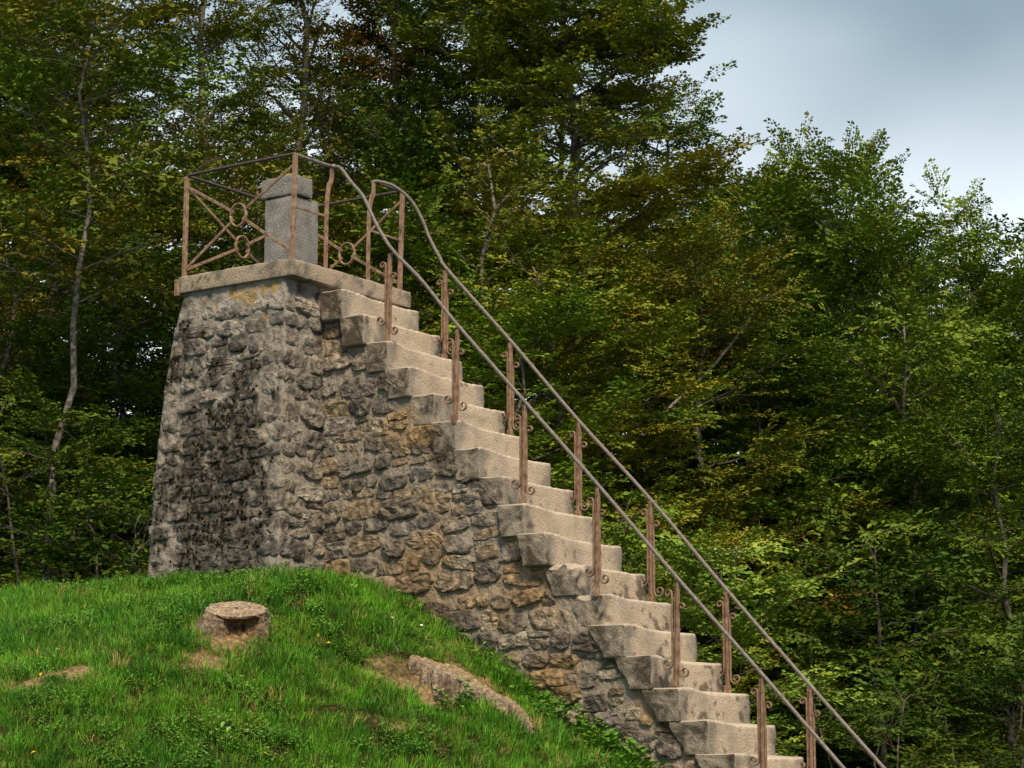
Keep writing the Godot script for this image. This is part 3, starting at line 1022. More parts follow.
func tuft_mesh(blades: int, h: float, w: float, spread: float, lean: float) -> ArrayMesh:
	var st := begin()
	for k in blades:
		var a := rf(0, TAU)
		var r := spread * sqrt(rng.randf())
		var b := Vector3(cos(a) * r, 0, sin(a) * r)
		var d := Vector3(cos(a + rf(-1, 1)), 0, sin(a + rf(-1, 1)))
		var hh := h * rf(0.5, 1.1)
		var ln := lean * rf(0.2, 1.3) * hh
		var sd := Vector3(-d.z, 0, d.x).rotated(Vector3.UP, rf(-1.0, 1.0)) * w * rf(0.7, 1.2)
		var p1 := b + d * ln * 0.3 + Vector3(0, hh * 0.6, 0)
		var p2 := b + d * ln + Vector3(0, hh * (1.0 - 0.25 * ln / hh), 0)
		var k1 := rf(0.75, 1.25)
		var c := Color(k1 * rf(0.85, 1.2), k1, k1 * 0.9)
		st.set_color(c)
		tri(st, b - sd, p1 - sd * 0.75, p1 + sd * 0.75)
		tri(st, b - sd, p1 + sd * 0.75, b + sd)
		tri(st, p1 - sd * 0.75, p2, p1 + sd * 0.75)
	st.generate_normals()
	return st.commit()

func multi(called: String, mesh: Mesh, xf: Array, cols: Array, m: Material, parent: Node) -> MultiMeshInstance3D:
	var mm := MultiMesh.new()
	mm.transform_format = MultiMesh.TRANSFORM_3D
	mm.use_colors = true
	mm.mesh = mesh
	mm.instance_count = xf.size()
	for k in xf.size():
		mm.set_instance_transform(k, xf[k])
		mm.set_instance_color(k, cols[k])
	var o := MultiMeshInstance3D.new()
	o.name = called if parent != self else numbered(called)
	o.multimesh = mm
	o.material_override = m
	parent.add_child(o, true)
	return o

func in_solid(x: float, z: float) -> bool:
	if x > X1 + 0.02 and x < X2 and z > -0.1: return true
	var y := ground_y(x, z)
	if x > tower_x(y) - 0.01 and x < 1.6 and z > tower_zb(y) and z < tower_zf(y) + 0.01: return true
	return false

# the long stump's outline on the ground: x, z, radius
const ROOT := [Vector3(-0.47, 1.68, 0.13), Vector3(-0.44, 1.82, 0.2), Vector3(-0.42, 1.96, 0.2), Vector3(-0.37, 2.08, 0.16), Vector3(-0.31, 2.2, 0.12), Vector3(-0.27, 2.32, 0.1), Vector3(-0.26, 2.44, 0.1), Vector3(-0.3, 2.55, 0.08)]

func build_grass():
	var kinds := [tuft_mesh(26, 0.085, 0.0022, 0.06, 0.7), tuft_mesh(22, 0.13, 0.0024, 0.05, 0.9), tuft_mesh(18, 0.06, 0.003, 0.07, 0.8)]
	var xfs := [[], [], [], []]
	var cols := [[], [], [], []]
	kinds.append(rosette_mesh())
	var n := 0
	while n < 42000:
		var x := rf(-6.2, 2.2)
		var z := rf(-4.6, 4.6)
		n += 1
		if in_solid(x, z): continue
		var y := ground_y(x, z)
		var b := bare(x, z)
		if rng.randf() < b * 0.8: continue
		if Vector2((x + 1.42) / 0.23, (z - 0.73) / 0.23).length() < 1.0: continue
		var hidden := false
		for q in ROOT:
			if Vector2(x - q.x, z - q.y).length() < q.z: hidden = true
		if hidden: continue
		var p := Vector3(x, 0, z)
		var v := n3(p, 1.4) * 0.6 + f3(p, 0.9) * 0.5 - b
		var k := 0
		if v > 0.05 and rng.randf() < 0.7: k = 1
		elif rng.randf() < 0.3: k = 2
		var c := Color(0.098, 0.285, 0.022).lerp(Color(0.046, 0.17, 0.018), clampf(0.5 + n3(p, 2.6) * 1.1 + n3(p, 0.8) * 0.9, 0, 1))
		c = c.lerp(Color(0.19, 0.30, 0.04), clampf(f3(p, 1.6) * 1.5, 0.0, 0.7))
		if rng.randf() < 0.03 + 0.5 * b: c = Color(0.34, 0.28, 0.11)
		c *= rf(0.92, 1.38)
		if b < 0.3 and f3(p + Vector3(5, 0, 3), 0.35) + n3(p, 1.1) * 0.5 > 0.22 and rng.randf() < 0.4:
			k = 3
			c = Color(0.10, 0.24, 0.035) * rf(0.7, 1.35)
		var s := rf(0.7, 1.2) * (1.0 - 0.5 * b)
		var bs := Basis(Vector3.UP, rf(0, TAU)).scaled(Vector3(s, s * rf(0.8, 1.25), s))
		bs = Basis(Vector3(0, 0, 1), rf(-0.15, 0.15)) * Basis(Vector3(1, 0, 0), rf(-0.05, 0.3)) * bs
		xfs[k].append(Transform3D(bs, Vector3(x, y - 0.004, z)))
		cols[k].append(c)
	var t := base("grass")
	tag(t, "bright green uneven grass covering the mound", "grass", "", "stuff")
	for k in 4: multi(["grass_blades", "long_grass_blades", "short_grass_blades", "clover_leaves"][k], kinds[k], xfs[k], cols[k], M.grass, t).set_meta("kind", "stuff")

func rosette_mesh() -> ArrayMesh:
	var st := begin(false)
	for k in 16:
		var a := rf(0, TAU)
		var r := 0.07 * sqrt(rng.randf())
		var b := Vector3(cos(a) * r, rf(0.03, 0.085), sin(a) * r)
		var d := Vector3(cos(a), rf(-0.1, 0.5), sin(a)).normalized()
		var k1 := rf(0.75, 1.25)
		weed_leaf(st, b, d, Vector3.UP, rf(0.022, 0.04), rf(0.008, 0.014), Color(k1, k1, k1))
	st.generate_normals()
	return st.commit()

func weed_leaf(st: SurfaceTool, a: Vector3, d: Vector3, up: Vector3, ln: float, w: float, c: Color):
	var s := d.cross(up).normalized() * w
	var m := a + d * ln * 0.5
	var tip := a + d * ln - up * ln * 0.12
	st.set_color(c)
	tri(st, a, m + s + up * w * 0.35, m)
	tri(st, a, m, m - s + up * w * 0.35)
	tri(st, m + s + up * w * 0.35, tip, m)
	tri(st, m, tip, m - s + up * w * 0.35)

func weed(x: float, z: float, r: float, n: int, ln: float, c: Color, label: String, group := "", called := "broadleaf_weed"):
	var st := begin(false)
	for k in n:
		var a := rf(0, TAU)
		var rr := r * sqrt(rng.randf())
		var b := Vector3(cos(a) * rr, 0, sin(a) * rr)
		b.y = ground_y(x + b.x, z + b.z) - ground_y(x, z)
		var h := rf(0.04, 0.14)
		var d := Vector3(cos(a + rf(-1, 1)), rf(-0.1, 0.7), sin(a + rf(-1, 1))).normalized()
		var kk := rf(0.75, 1.3)
		var cc := Color(c.r * kk * rf(0.8, 1.3), c.g * kk, c.b * kk)
		var foot := b
		b.y += h
		weed_leaf(st, b, d, Vector3.UP, ln * rf(0.6, 1.2), ln * rf(0.24, 0.36), cc)
		st.set_color(cc)
		var s := Vector3(-d.z, 0, d.x) * 0.003
		tri(st, foot - s, b, foot + s)
	var o := done(st, called, M.grass, self)
	o.position = Vector3(x, ground_y(x, z), z)
	tag(o, label, "weed", group)

func build_small_plants():
	weed(-0.60, 2.10, 0.14, 34, 0.075, Color(0.13, 0.26, 0.05), "pale green broad-leaved weed growing against the long low stump")
	weed(-2.62, 1.62, 0.16, 26, 0.07, Color(0.13, 0.27, 0.06), "small leafy weed in the grass at the bottom edge of the photo")
	weed(-2.85, 0.30, 0.10, 14, 0.06, Color(0.13, 0.26, 0.05), "small leafy weed beside the bare earth streak on the left")
	var g := "leafy weeds along the foot of the stair wall"
	var gl := "bright green leafy weed in the row along the foot of the stair wall"
	for k in 9:
		var z := 1.75 + k * 0.18
		weed(0.28 + rf(-0.1, 0.06), z, 0.15, 26 + k * 3, 0.06 + 0.006 * k, Color(0.09, 0.22, 0.03), gl, g)
	for k in 7:
		var z := 2.55 + k * 0.13
		weed(0.06 + rf(-0.16, 0.05), z, 0.15, 22, 0.055, Color(0.085, 0.22, 0.028), gl, g)
	for k in 4:
		weed([-0.35, -0.95, -0.6, 0.1][k], [0.9, 1.1, 1.35, 1.2][k], 0.16, 26, 0.05, Color(0.10, 0.25, 0.04), "low clover-like patch in the grass between the round stump and the stair wall", "low leafy patches in the turf below the tower", "clover_patch")
	var tm := tuft_mesh(14, 0.07, 0.003, 0.03, 0.9)
	for q in [[1.40, 9, "tiny grass tuft at the far end of a step above the middle of the flight"], [1.43, 15, "tiny grass tuft at the far end of a step near the bottom"], [0.56, 14, "tiny grass tuft at the foot of a near post low on the stairs"]]:
		var i: int = q[1]
		var o := mesh_node("grass_tuft", tm, M.tuft, self)
		o.position = Vector3(q[0], Y1 - i * RISE - 0.02, Z0 + i * TREAD - 0.06)
		tag(o, q[2], "grass tuft")
	# fallen leaves and small flowers
	var st := begin(false)
	weed_leaf(st, Vector3(-0.03, 0, 0), Vector3(1, 0, 0), Vector3.UP, 0.042, 0.014, Color(0.70, 0.42, 0.04))
	st.generate_normals()
	var lm := st.commit()
	for q in [[-1.2, 1.15], [-1.16, 1.1], [-1.03, 1.29], [-1.05, 1.2], [-3.52, 0.9], [-2.4, 1.9], [-3.1, 0.5], [-3.3, 0.0], [-3.75, 1.15], [-0.5, 2.6]]:
		var o := mesh_node("fallen_leaf", lm, M.grass, self)
		o.position = Vector3(q[0], ground_y(q[0], q[1]) + 0.075, q[1])
		o.rotation = Vector3(rf(-0.5, 0.5), rf(0, TAU), rf(-0.6, 0.6))
		tag(o, "small yellow fallen leaf lying on the grass", "leaf", "yellow leaves scattered over the grass")
	st = begin(false)
	for k in 8:
		var a := TAU * k / 8
		weed_leaf(st, Vector3.ZERO, Vector3(cos(a), 0.1, sin(a)), Vector3.UP, 0.014, 0.004, Color(0.8, 0.8, 0.8))
	st.set_color(Color(0.8, 0.8, 0.75))
	tri(st, Vector3(0, 0, 0), Vector3(0.001, -0.08, 0), Vector3(-0.001, -0.08, 0))
	st.generate_normals()
	var fm := st.commit()
	for q in [[0.0, 1.35], [0.12, 1.5], [-0.3, 1.3], [0.1, 1.7], [0.3, 2.35], [-0.55, 1.5], [0.2, 1.95], [0.32, 2.75], [0.15, 2.9]]:
		var o := mesh_node("white_flower", fm, M.grass, self)
		o.position = Vector3(q[0], ground_y(q[0], q[1]) + 0.09, q[1])
		o.rotation = Vector3(rf(-0.4, 0.4), rf(0, TAU), rf(0.1, 0.7))
		tag(o, "tiny white flower in the grass below the stair wall", "flower", "white flowers in the grass by the stair wall")

# ------------------------------------------------------------------ trees
var sprays := []

# a flat leafy twig along +x, about one unit of 0.6 m
func spray_mesh(leaf: float, sd: int, fam: int) -> ArrayMesh:
	rng.seed = sd
	var st := begin(false)
	var L := 0.62
	var nt: int = [9, 7, 11][fam]
	for k in nt:
		var f := (k + 0.6) / nt
		var p := Vector3(L * f, 0.02 * sin(f * 5.0), rf(-0.01, 0.01))
		var sgn := 1.0 if k % 2 == 0 else -1.0
		var sl := 0.24 * (1.0 - 0.65 * f) * rf(0.7, 1.2)
		var d := Vector3(0.75, rf(-0.15, 0.2) * (1.0 if fam == 0 else 3.0), sgn * 0.85).normalized()
		var m: int = 2 + int(sl / [0.055, 0.07, 0.045][fam])
		for j in m:
			var q := p + d * sl * (j + 0.7) / m
			var lat := Vector3(-d.z, 0, d.x) * (1.0 if j % 2 == 0 else -1.0)
			var ld := (d * 0.8 + lat * (0.2 if j == m - 1 else 0.8) + Vector3(0, rf(-0.5, 0.25), 0)).normalized()
			leaf_at(st, q, ld, leaf * rf(0.65, 1.15))
	leaf_at(st, Vector3(L, 0, 0), Vector3(1, -0.1, 0.1).normalized(), leaf)
	st.set_color(Color(0.9, 0.55, 0.6))
	tri(st, Vector3(0, 0, 0.004), Vector3(L, 0, 0), Vector3(0, 0, -0.004))
	tri(st, Vector3(0, 0.004, 0), Vector3(L, 0, 0), Vector3(0, -0.004, 0))
	st.generate_normals()
	return st.commit()

func leaf_at(st: SurfaceTool, a: Vector3, d: Vector3, ln: float):
	var up := (Vector3.UP + Vector3(rf(-0.9, 0.9), 0, rf(-0.9, 0.9))).normalized()
	var s := d.cross(up).normalized() * ln * 0.30
	var n := s.cross(d).normalized() * ln * 0.08
	var k := rf(0.7, 1.3)
	st.set_color(Color(k * rf(0.8, 1.3), k, k * rf(0.7, 1.1)))
	var m := a + d * ln * 0.45
	var tip := a + d * ln
	tri(st, a, m + s + n, tip)
	tri(st, a, tip, m - s + n)

func flat(v: Vector3) -> Vector3:
	return Vector3(v.x, 0, v.z)

# position on the ground: metres to the right of the sight line and metres from the eye
func spot(lat: float, dist: float) -> Vector3:
	var f := flat(FWD).normalized()
	var r := Vector3(-f.z, 0, f.x)
	var p := EYE + f * dist + r * lat
	p.y = ground_y(p.x, p.z)
	return p

var spray_total := 0

func put_spray(out: Array, colo: Array, p: Vector3, d: Vector3, up: Vector3, s: float, c: Color, fam := 0):
	var x := d.normalized()
	var z := x.cross(up).normalized()
	var y := z.cross(x)
	var k := fam * 3 + rng.randi() % 3
	out[k].append(Transform3D(Basis(x * s, y * s, z * s), p))
	colo[k].append(c)

# o: h height, r crown radius, f0 bare trunk share, limbs, asc rise of limbs, dens sprays per metre, c1, c2 colours, rust share, lean, bark colour, trunk radius
func tree(called: String, label: String, group: String, lat: float, dist: float, o: Dictionary):
	rng.seed = hash(label)
	var b := spot(lat, dist)
	var t := base(called, b)
	tag(t, label, o.get("cat", "tree"), group)
	var h: float = o.h
	var r: float = o.r
	var tr: float = o.get("tr", 0.010 * h + 0.02)
	var lean: Vector3 = o.get("lean", Vector3(rf(-0.06, 0.06), 0, rf(-0.06, 0.06)))
	var stems: int = o.get("stems", 1)
	var bark: Color = o.get("bark", Color(0.20, 0.19, 0.165))
	var asc: float = o.get("asc", 0.7)
	var dens: float = o.get("dens", 7.0)
	var f0: float = o.get("f0", 0.15)
	var c1: Color = o.get("c1", Color(0.055, 0.10, 0.016))
	var c2: Color = o.get("c2", Color(0.10, 0.125, 0.018))
	var rust: float = o.get("rust", 0.012)
	var ss: float = o.get("ss", 1.0)
	var fam: int = o.get("fam", [0, 0, 1, 2, 0, 1][rng.randi() % 6])
	var out := []
	var colo := []
	for k in sprays.size():
		out.append([])
		colo.append([])
	var st := begin()
	var sb := begin()
	st.set_color(bark)
	sb.set_color(bark.lerp(Color(0.10, 0.085, 0.07), 0.5))
	for sm in stems:
		var sl := lean
		var hh := h
		if stems > 1:
			var a0 := TAU * sm / stems + rf(-0.4, 0.4)
			sl += Vector3(cos(a0), 0, sin(a0)) * o.get("flare", 0.35)
			hh *= rf(0.75, 1.0)
		var pts := PackedVector3Array()
		var ph := rf(0, 50)
		var NS := 14
		for k in NS + 1:
			var f := float(k) / NS
			var p := sl * f * hh + Vector3(na.get_noise_2d(f * 22.0, ph) * 0.035 * hh * f, f * hh, na.get_noise_2d(f * 22.0, ph + 30.0) * 0.035 * hh * f)
			if k == 0: p.y -= 0.2
			pts.append(p)
		tube(st, pts, tr, tr * 0.12, 8)
		var limbs: int = int(o.limbs * 0.78) / stems
		for i in limbs:
			var fh := lerpf(f0, 0.985, (i + rf(0.0, 1.0)) / limbs)
			var kf := fh * NS
			var k0 := mini(int(kf), NS - 1)
			var bp := pts[k0].lerp(pts[k0 + 1], kf - k0)
			var az := i * 2.39996 + rf(-0.5, 0.5)
			# crown outline: widest a third of the way up, tapering to the top
			var g := (fh - f0) / (1.0 - f0)
			var prof: float = lerpf(o.get("low", 0.75), 1.0, sst(0.0, 0.35, g)) * pow(maxf(0.0, 1.0 - pow(g, 2.4)), 0.6) + 0.16
			var ln := r * prof * rf(0.6, 1.18)
			var el := asc * (0.55 + 0.75 * g) + rf(-0.2, 0.2)
			var d := Vector3(cos(az) * cos(el), sin(el), sin(az) * cos(el))
			var bend := o.get("bend", -0.25) as float
			var lp := PackedVector3Array()
			var NL := 6
			for k in NL + 1:
				var f := float(k) / NL
				var p := bp + d * ln * f + Vector3(0, bend * ln * f * f * 0.5, 0)
				p += Vector3(n3(p + b, 1.1), n3(p - b, 1.1) * 0.7, n3(p + b * 2.0, 1.1)) * 0.30 * f * minf(ln, 2.0)
				lp.append(p)
			tube(sb, lp, maxf(0.008, tr * 0.34 * (1.0 - 0.6 * fh)), 0.004, 5, false)
			# side branches with sprays, laid out near the level like a beech's
			var nsub := maxi(2, int(ln * 3.4))
			var ld0 := dens * clampf(1.0 + n3(bp + b * 3.0, 0.8) * 1.7, 0.25, 1.8)
			var lc := c1.lerp(c2, clampf(0.5 + n3(bp + b, 0.9) * 1.3 + rf(-0.35, 0.35), 0, 1))
			if rng.randf() < rust: lc = lc.lerp(Color(0.16, 0.085, 0.018), rf(0.4, 0.9))
			for j in nsub + 1:
				var f := lerpf(0.16, 1.0, (j + rf(-0.3, 0.3)) / nsub) if j < nsub else 0.97
				f = clampf(f, 0.08, 1.0)
				var k1 := mini(int(f * NL), NL - 1)
				var sp0 := lp[k1].lerp(lp[k1 + 1], f * NL - k1)
				var ld := (lp[k1 + 1] - lp[k1]).normalized()
				var sgn := 1.0 if (j + i) % 2 == 0 else -1.0
				var side := ld.cross(Vector3.UP).normalized() * sgn
				var sd := (ld * rf(0.4, 0.9) + side * rf(0.5, 1.0) + Vector3(0, rf(-0.16, 0.20), 0)).normalized()
				if j == nsub: sd = (ld + Vector3(rf(-0.2, 0.2), 0.12, rf(-0.2, 0.2))).normalized()
				var sl2 := (0.28 + 0.32 * ln * (1.0 - 0.6 * f)) * rf(0.6, 1.2)
				var tip := sp0 + sd * sl2
				tube(sb, PackedVector3Array([sp0, (sp0 + tip) * 0.5 + Vector3(0, 0.03, 0), tip]), 0.007, 0.003, 3, false)
				var ns := maxi(2, int(sl2 * ld0 * 2.3 * rf(0.6, 1.25)))
				for q in ns:
					var f2 := (q + rf(0.2, 1.0)) / ns
					var pp := sp0.lerp(tip, f2)
					var s3 := sd.cross(Vector3.UP).normalized() * (1.0 if q % 2 == 0 else -1.0)
					var dd := (sd * rf(0.3, 1.0) + s3 * rf(0.2, 1.0) + Vector3(0, rf(-0.28, 0.16), 0))
					if q == ns - 1: dd = sd + Vector3(0, rf(-0.2, 0.1), 0)
					var upv := Vector3(rf(-0.3, 0.3), 1.0, rf(-0.3, 0.3))
					var kk := rf(0.75, 1.28)
					put_spray(out, colo, pp, dd, upv, ss * rf(0.5, 0.95), Color(lc.r * kk * rf(0.88, 1.15), lc.g * kk, lc.b * kk), fam)
	done(st, "trunk", M.bark, t)
	done(sb, "branches", M.bark, t)
	for k in sprays.size():
		if out[k].size() > 0:
			spray_total += out[k].size()
			multi("crown", sprays[k], out[k], colo[k], M.leaf, t).set_meta("kind", "stuff")

# metres to the right of the sight line for a place seen at picture column px, at that distance
func lat(px: float, dist: float) -> float:
	return (px - 512.0) / 2264.0 * dist

func hgt(py: float, px: float, dist: float) -> float:
	var p := spot(lat(px, dist), dist)
	return EYE.y + (790.0 - py) / 2264.0 * dist * 1.02 - p.y

func build_trees():
	for k in 9: sprays.append(spray_mesh([0.098, 0.110, 0.08][k / 3], 100 + k, k / 3))
	var G := "trees of the wood behind the lookout"
	var olive := Color(0.150, 0.150, 0.019)
	var olive2 := Color(0.21, 0.22, 0.026)
	var deep := Color(0.040, 0.085, 0.013)
	var mid := Color(0.096, 0.155, 0.019)
	var fresh := Color(0.145, 0.225, 0.026)
	var pale := Color(0.36, 0.34, 0.30)
	# column, distance, top row, radius, dictionary
	var L := [
		["tall olive-green tree at the far left edge, top cut off", 20, 31, -110, 2.7, {"c1": mid, "c2": olive2, "limbs": 58, "rust": 0.08, "f0": 0.2}],
		["slender tree with a pale grey trunk left of the tower", 40, 24.6, -40, 1.5, {"c1": mid, "c2": olive, "limbs": 30, "dens": 5.0, "bark": Color(0.30, 0.285, 0.255), "tr": 0.058, "lean": Vector3(0.03, 0, 0.04), "f0": 0.52}],
		["thin sparse tree with many bare branches above the platform's left corner", 215, 33, -60, 2.0, {"c1": mid, "c2": olive, "limbs": 60, "dens": 5.0, "bark": pale, "asc": 0.95, "stems": 2, "flare": 0.08, "f0": 0.3, "rust": 0.06}],
		["sparse olive tree directly above the concrete pillar", 300, 35, -50, 2.0, {"c1": olive, "c2": mid, "limbs": 56, "dens": 5.0, "bark": Color(0.27, 0.25, 0.22), "asc": 0.95, "stems": 2, "flare": 0.07, "f0": 0.25, "rust": 0.07}],
		["dark green tree rising behind the bend of the near handrail", 385, 33, -35, 1.9, {"c1": deep, "c2": mid, "limbs": 52, "dens": 6.0, "rust": 0.06}],
		["brownish olive tree in the middle of the treetops", 490, 34, -25, 2.2, {"c1": olive, "c2": mid, "limbs": 56, "rust": 0.14, "bark": Color(0.27, 0.25, 0.22)}],
		["tallest leafy tree left of the open sky, reaching the top edge", 598, 32, -70, 2.1, {"fam": 0, "c1": mid, "c2": olive2, "limbs": 96, "rust": 0.08, "dens": 7.5, "asc": 0.55}],
		["broad beech with upward spreading branches below the open sky", 858, 33, 226, 2.9, {"fam": 0, "c1": mid, "c2": fresh, "limbs": 112, "dens": 6.0, "asc": 0.9, "bend": 0.10, "low": 0.9, "lean": Vector3(0.0, 0, 0.0)}],
		["rounded tree between the tall tree and the broad beech", 765, 37, 200, 2.2, {"fam": 0, "c1": mid, "c2": olive2, "limbs": 70, "rust": 0.08, "asc": 0.7, "lean": Vector3(0.0, 0, 0.0)}],
		["light green tree cut off by the right edge", 1015, 34, 300, 2.3, {"fam": 0, "c1": mid, "c2": fresh, "limbs": 60, "asc": 0.85, "bend": 0.05}],
		["tree with a raised tip right of the broad beech", 958, 38, 262, 2.1, {"fam": 2, "c1": mid, "c2": fresh, "limbs": 54, "asc": 1.0, "bend": 0.1, "dens": 5.5, "lean": Vector3(0.02, 0, 0.02)}],
		["olive tree behind the far handrail's upper bend", 455, 29, 165, 1.7, {"c1": olive, "c2": mid, "limbs": 46, "rust": 0.05, "f0": 0.1}],
		["bushy yellow-green young tree behind the middle of the stairs", 590, 26.5, 275, 1.9, {"c1": mid, "c2": olive2, "limbs": 60, "dens": 8.0, "f0": 0.04, "asc": 0.5}],
		["low leafy young tree close behind the upper steps", 505, 25, 330, 1.3, {"c1": mid, "c2": fresh, "limbs": 40, "dens": 8.0, "f0": 0.04, "asc": 0.5}],
		["olive young tree right of the stairs with drooping sprays", 690, 28.5, 270, 1.7, {"c1": mid, "c2": olive, "limbs": 56, "rust": 0.1, "f0": 0.08, "asc": 0.5}],
		["dense green tree standing below the broad beech", 790, 29.5, 330, 1.8, {"c1": deep, "c2": mid, "limbs": 56, "f0": 0.06, "asc": 0.5}],
		["layered green tree in front of the right-hand treetops", 915, 30, 330, 2.0, {"c1": mid, "c2": fresh, "limbs": 60, "f0": 0.08, "asc": 0.45}],
		["dark leafy tree low at the right edge", 1010, 28, 410, 1.8, {"c1": deep, "c2": mid, "limbs": 44, "dens": 5.0, "f0": 0.04, "asc": 0.4}],
		["shaded young tree low right of the last steps", 880, 26, 545, 1.4, {"c1": deep, "c2": mid, "limbs": 32, "f0": 0.03, "asc": 0.4, "dens": 5.0}],
		["dark young tree low behind the lower handrails", 770, 27, 520, 1.3, {"c1": deep, "c2": mid, "limbs": 30, "f0": 0.03, "asc": 0.4, "dens": 4.5}],
		["deep green tree close left of the tower", 135, 27.5, 250, 1.8, {"c1": deep, "c2": mid, "limbs": 50, "f0": 0.06, "asc": 0.4}],
		["leafy tree at the left edge below the tall olive tree", 0, 28, 200, 1.8, {"c1": mid, "c2": olive, "limbs": 50, "f0": 0.1, "asc": 0.5, "rust": 0.05}],
		["grey-green young tree half hidden behind the concrete pillar", 270, 27, 170, 1.5, {"c1": Color(0.09, 0.115, 0.035), "c2": mid, "limbs": 44, "f0": 0.06, "asc": 0.6}],
		["green young tree behind the gate posts of the platform", 370, 27.5, 205, 1.4, {"c1": mid, "c2": olive, "limbs": 42, "f0": 0.06, "asc": 0.6}],
	]
	for q in L:
		var px: float = q[1]
		var d: float = q[2]
		var o: Dictionary = q[5]
		o.h = hgt(q[3] * 2.2 if q[3] < 0 else q[3], px, d)
		o.r = q[4]
		o.limbs = int(o.limbs * (1.35 if q[3] < 0 else 1.15))
		tree("broadleaf_tree", q[0], G, lat(px, d), d, o)
	# shrubs
	var S := [
		["leafy green shrub at the left edge behind the mound", 40, 23.5, 408, 1.25, {"c1": deep, "c2": Color(0.10, 0.145, 0.018), "limbs": 44, "rust": 0.05}],
		["dark green shrub beside the foot of the tower", 118, 23.0, 505, 0.8, {"c1": mid, "c2": deep, "limbs": 30}],
		["bright green shrub showing through the lower railing", 712, 21.2, 545, 0.8, {"c1": Color(0.15, 0.24, 0.035), "c2": Color(0.20, 0.30, 0.05), "limbs": 44, "dens": 10.0, "fam": 0}],
		["low dark shrub at the bottom right corner", 985, 24.5, 640, 1.2, {"c1": deep, "c2": mid, "limbs": 30, "dens": 5.5}],
		["dark shrub right of the lowest handrail end", 865, 23.5, 665, 0.9, {"c1": deep, "c2": mid, "limbs": 24, "dens": 5.5}],
		["green shrub peeping past the middle step ends", 618, 22.5, 500, 0.75, {"c1": mid, "c2": fresh, "limbs": 30}],
	]
	for q in S:
		var px: float = q[1]
		var d: float = q[2]
		var o: Dictionary = q[5]
		o.h = hgt(q[3], px, d)
		o.r = q[4]
		o.cat = "shrub"
		o.rust = 0.0
		o.stems = 3
		o.flare = 0.22
		o.f0 = 0.05
		o.asc = 0.55
		o.tr = 0.03
		o.ss = 0.8
		if not o.has("dens"): o.dens = 8.0
		tree("leafy_shrub", q[0], "shrubs at the edge of the wood", lat(px, d), d, o)
	# trees further back in the wood
	var B := [[-70, 42, -40], [40, 46, 60], [140, 50, 120], [245, 52, 150], [345, 46, 40], [430, 44, 10], [540, 44, 40], [650, 45, 110], [745, 47, 205], [860, 48, 260], [960, 46, 300], [1060, 42, 290], [1130, 36, 260], [-120, 33, -60]]
	var names := ["left of the far left tree", "in the gap behind the tall olive tree", "behind the pale trunk", "behind the sparse thin tree", "behind the dark green tree", "seen between the middle treetops", "behind the brownish olive tree", "behind the tallest leafy tree", "behind the rounded tree", "behind the broad beech", "in the sky gap behind the raised tip", "behind the light green tree", "just past the right edge", "just past the left edge"]
	for k in B.size():
		var px: float = B[k][0]
		var d: float = B[k][1]
		tree("woodland_tree", "shaded woodland tree " + names[k], G, lat(px, d), d, {"h": hgt(B[k][2], px, d), "r": 2.7, "limbs": 76, "dens": 5.2, "c1": deep, "c2": mid, "f0": 0.06, "asc": 0.5, "ss": 1.25})
	# the far wood reads as one mass
	rng.seed = 77
	var out := [[], [], []]
	var colo := [[], [], []]
	for k in 20000:
		var d := rf(50, 62)
		var l := rf(-22, 22)
		var p := spot(l, d)
		var top := 7.5 + 2.5 * na.get_noise_2d(l * 4.0, d)
		p.y += rf(0.0, top)
		var kk := rf(0.7, 1.3)
		var a := rf(0, TAU)
		put_spray(out, colo, p, Vector3(cos(a), rf(-0.4, 0.3), sin(a)), Vector3(rf(-0.5, 0.5), 1, rf(-0.5, 0.5)), rf(1.6, 2.6), Color(deep.r * kk, deep.g * kk, deep.b * kk))
	var w := base("distant_wood")
	tag(w, "dark mass of undergrowth deep in the wood", "undergrowth", "", "stuff")
	for k in 3: multi("foliage", sprays[k], out[k], colo[k], M.leaf, w).set_meta("kind", "stuff")
	# leaning bare trunk
	rng.seed = 5
	var st := begin()
	st.set_color(Color(0.34, 0.32, 0.28))
	var p0 := spot(lat(600, 27.6), 27.6)
	var a := EYE + (spot(lat(612, 27.6), 27.6) - EYE)
	a.y = EYE.y + (790 - 500) / 2264.0 * 27.6
	var bq := spot(lat(775, 28.0), 28.0)
	bq.y = EYE.y + (790 - 290) / 2264.0 * 28.0
	var foot := a + (a - bq) * ((a.y - p0.y) / (bq.y - a.y))
	foot.y = ground_y(foot.x, foot.z) - 0.1
	var pts := []
	for k in 9:
		var f := k / 8.0
		pts.append(foot.lerp(bq, f) + Vector3(n3(Vector3(f * 3, 0, 0), 1.0), n3(Vector3(f * 3, 5, 0), 1.0), 0) * 0.35)
	tube(st, smooth_path(pts, 3), 0.05, 0.014, 8)
	var o2 := done(st, "dead_trunk", M.bark, self)
	tag(o2, "thin pale dead trunk leaning to the right behind the stairs", "dead tree")

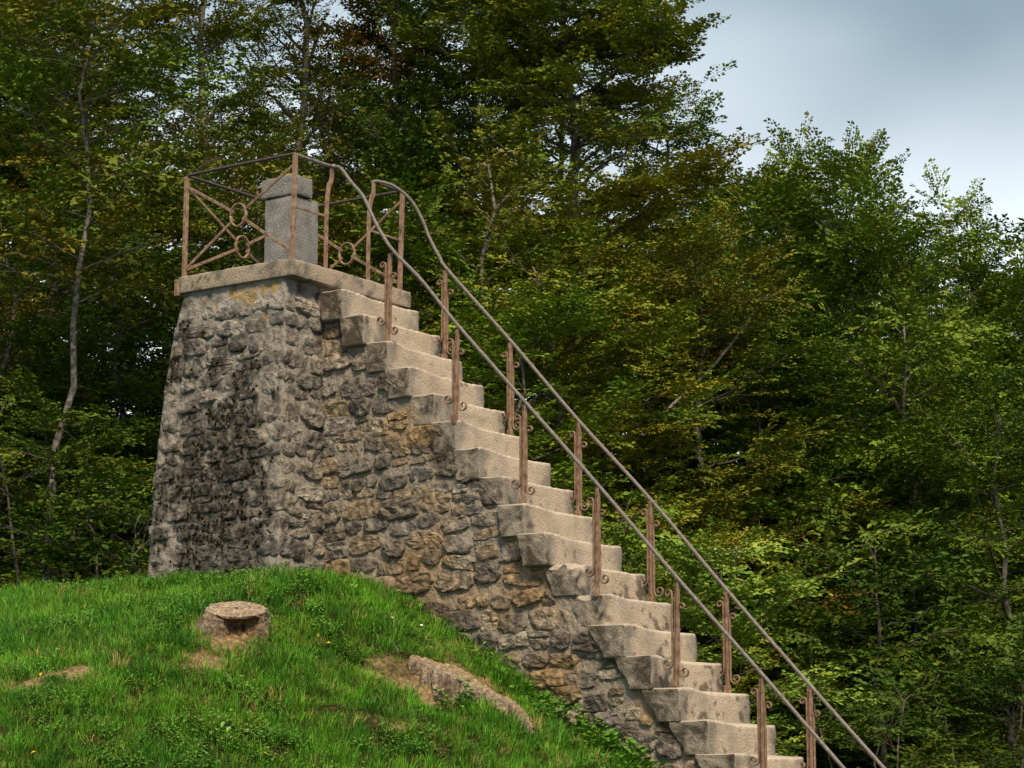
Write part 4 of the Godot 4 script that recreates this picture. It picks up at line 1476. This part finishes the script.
# ------------------------------------------------------------------ sky
func sky_image() -> ImageTexture:
	var n := FastNoiseLite.new()
	n.seed = 21
	n.frequency = 1.0
	n.fractal_octaves = 4
	var W := 768
	var H := 384
	var d := PackedFloat32Array()
	d.resize(W * H * 3)
	for j in H:
		var th := (j + 0.5) / H * PI
		var sy := cos(th)
		for i in W:
			var ph := ((i + 0.5) / W - 0.5) * TAU
			var dir := Vector3(sin(ph) * sin(th), sy, -cos(ph) * sin(th))
			var e := maxf(sy, 0.0)
			var q := dir * Vector3(1.3, 2.6, 1.3)
			var v := n.get_noise_3d(q.x, q.y, q.z) * 0.9
			var v2 := n.get_noise_3d(q.x * 2.1 + 5.0, q.y * 2.1, q.z * 2.1)
			var hz := sst(0.345 + v * 0.05 + v2 * 0.05, 0.19, e)
			var k := clampf(0.36 * sst(0.3, 0.75, e) + 0.05 + v * 0.3 + v2 * 0.2 + hz * 0.95, 0.0, 1.0)
			var c := Color(0.046, 0.064, 0.079).lerp(Color(0.20, 0.218, 0.229), k)
			# thin cloud is brighter round the veiled sun
			c *= 1.0 + 0.9 * pow(maxf(0.0, dir.dot(SUN.normalized())), 2.0)
			var o := (j * W + i) * 3
			d[o] = c.r
			d[o + 1] = c.g
			d[o + 2] = c.b
	var im := Image.create_from_data(W, H, false, Image.FORMAT_RGBF, d.to_byte_array())
	return ImageTexture.create_from_image(im)

func _ready():
	rng.seed = 7
	na.seed = 3
	na.noise_type = FastNoiseLite.TYPE_SIMPLEX_SMOOTH
	na.frequency = 1.0
	na.fractal_octaves = 2
	nb.seed = 9
	nb.noise_type = FastNoiseLite.TYPE_SIMPLEX
	nb.frequency = 4.0
	nb.fractal_octaves = 3
	# camera
	var cam := Camera3D.new()
	cam.name = "camera"
	add_child(cam)
	cam.fov = 2.0 * rad_to_deg(atan(384.0 / 2264.3))
	cam.near = 0.1
	cam.far = 2000.0
	cam.look_at_from_position(EYE, EYE + FWD, Vector3.UP)
	cam.current = true
	# sky, sun, exposure
	var env := Environment.new()
	env.background_mode = Environment.BG_SKY
	var sm := PanoramaSkyMaterial.new()
	sm.panorama = sky_image()
	var sky := Sky.new()
	sky.sky_material = sm
	env.sky = sky
	env.background_energy_multiplier = 1.0
	env.tonemap_mode = Environment.TONE_MAPPER_LINEAR
	env.tonemap_exposure = 3.8
	env.sdfgi_enabled = true
	env.ssao_enabled = true
	env.ssil_enabled = true
	var we := WorldEnvironment.new()
	we.name = "environment"
	we.environment = env
	add_child(we)
	var sun := DirectionalLight3D.new()
	sun.name = "sun"
	add_child(sun)
	sun.light_color = Color(1.0, 0.90, 0.76)
	sun.light_energy = 0.5
	sun.light_angular_distance = 14.0
	sun.shadow_enabled = true
	sun.look_at_from_position(SUN * 20.0, Vector3.ZERO, Vector3.UP)
	make_materials()
	build_ground()
	rng.seed = 42
	build_lookout()
	rng.seed = 43
	build_pillar()
	build_railing()
	rng.seed = 44
	build_stump()
	build_long_stump()
	build_rock()
	rng.seed = 45
	build_small_plants()
	build_grass()
	build_trees()
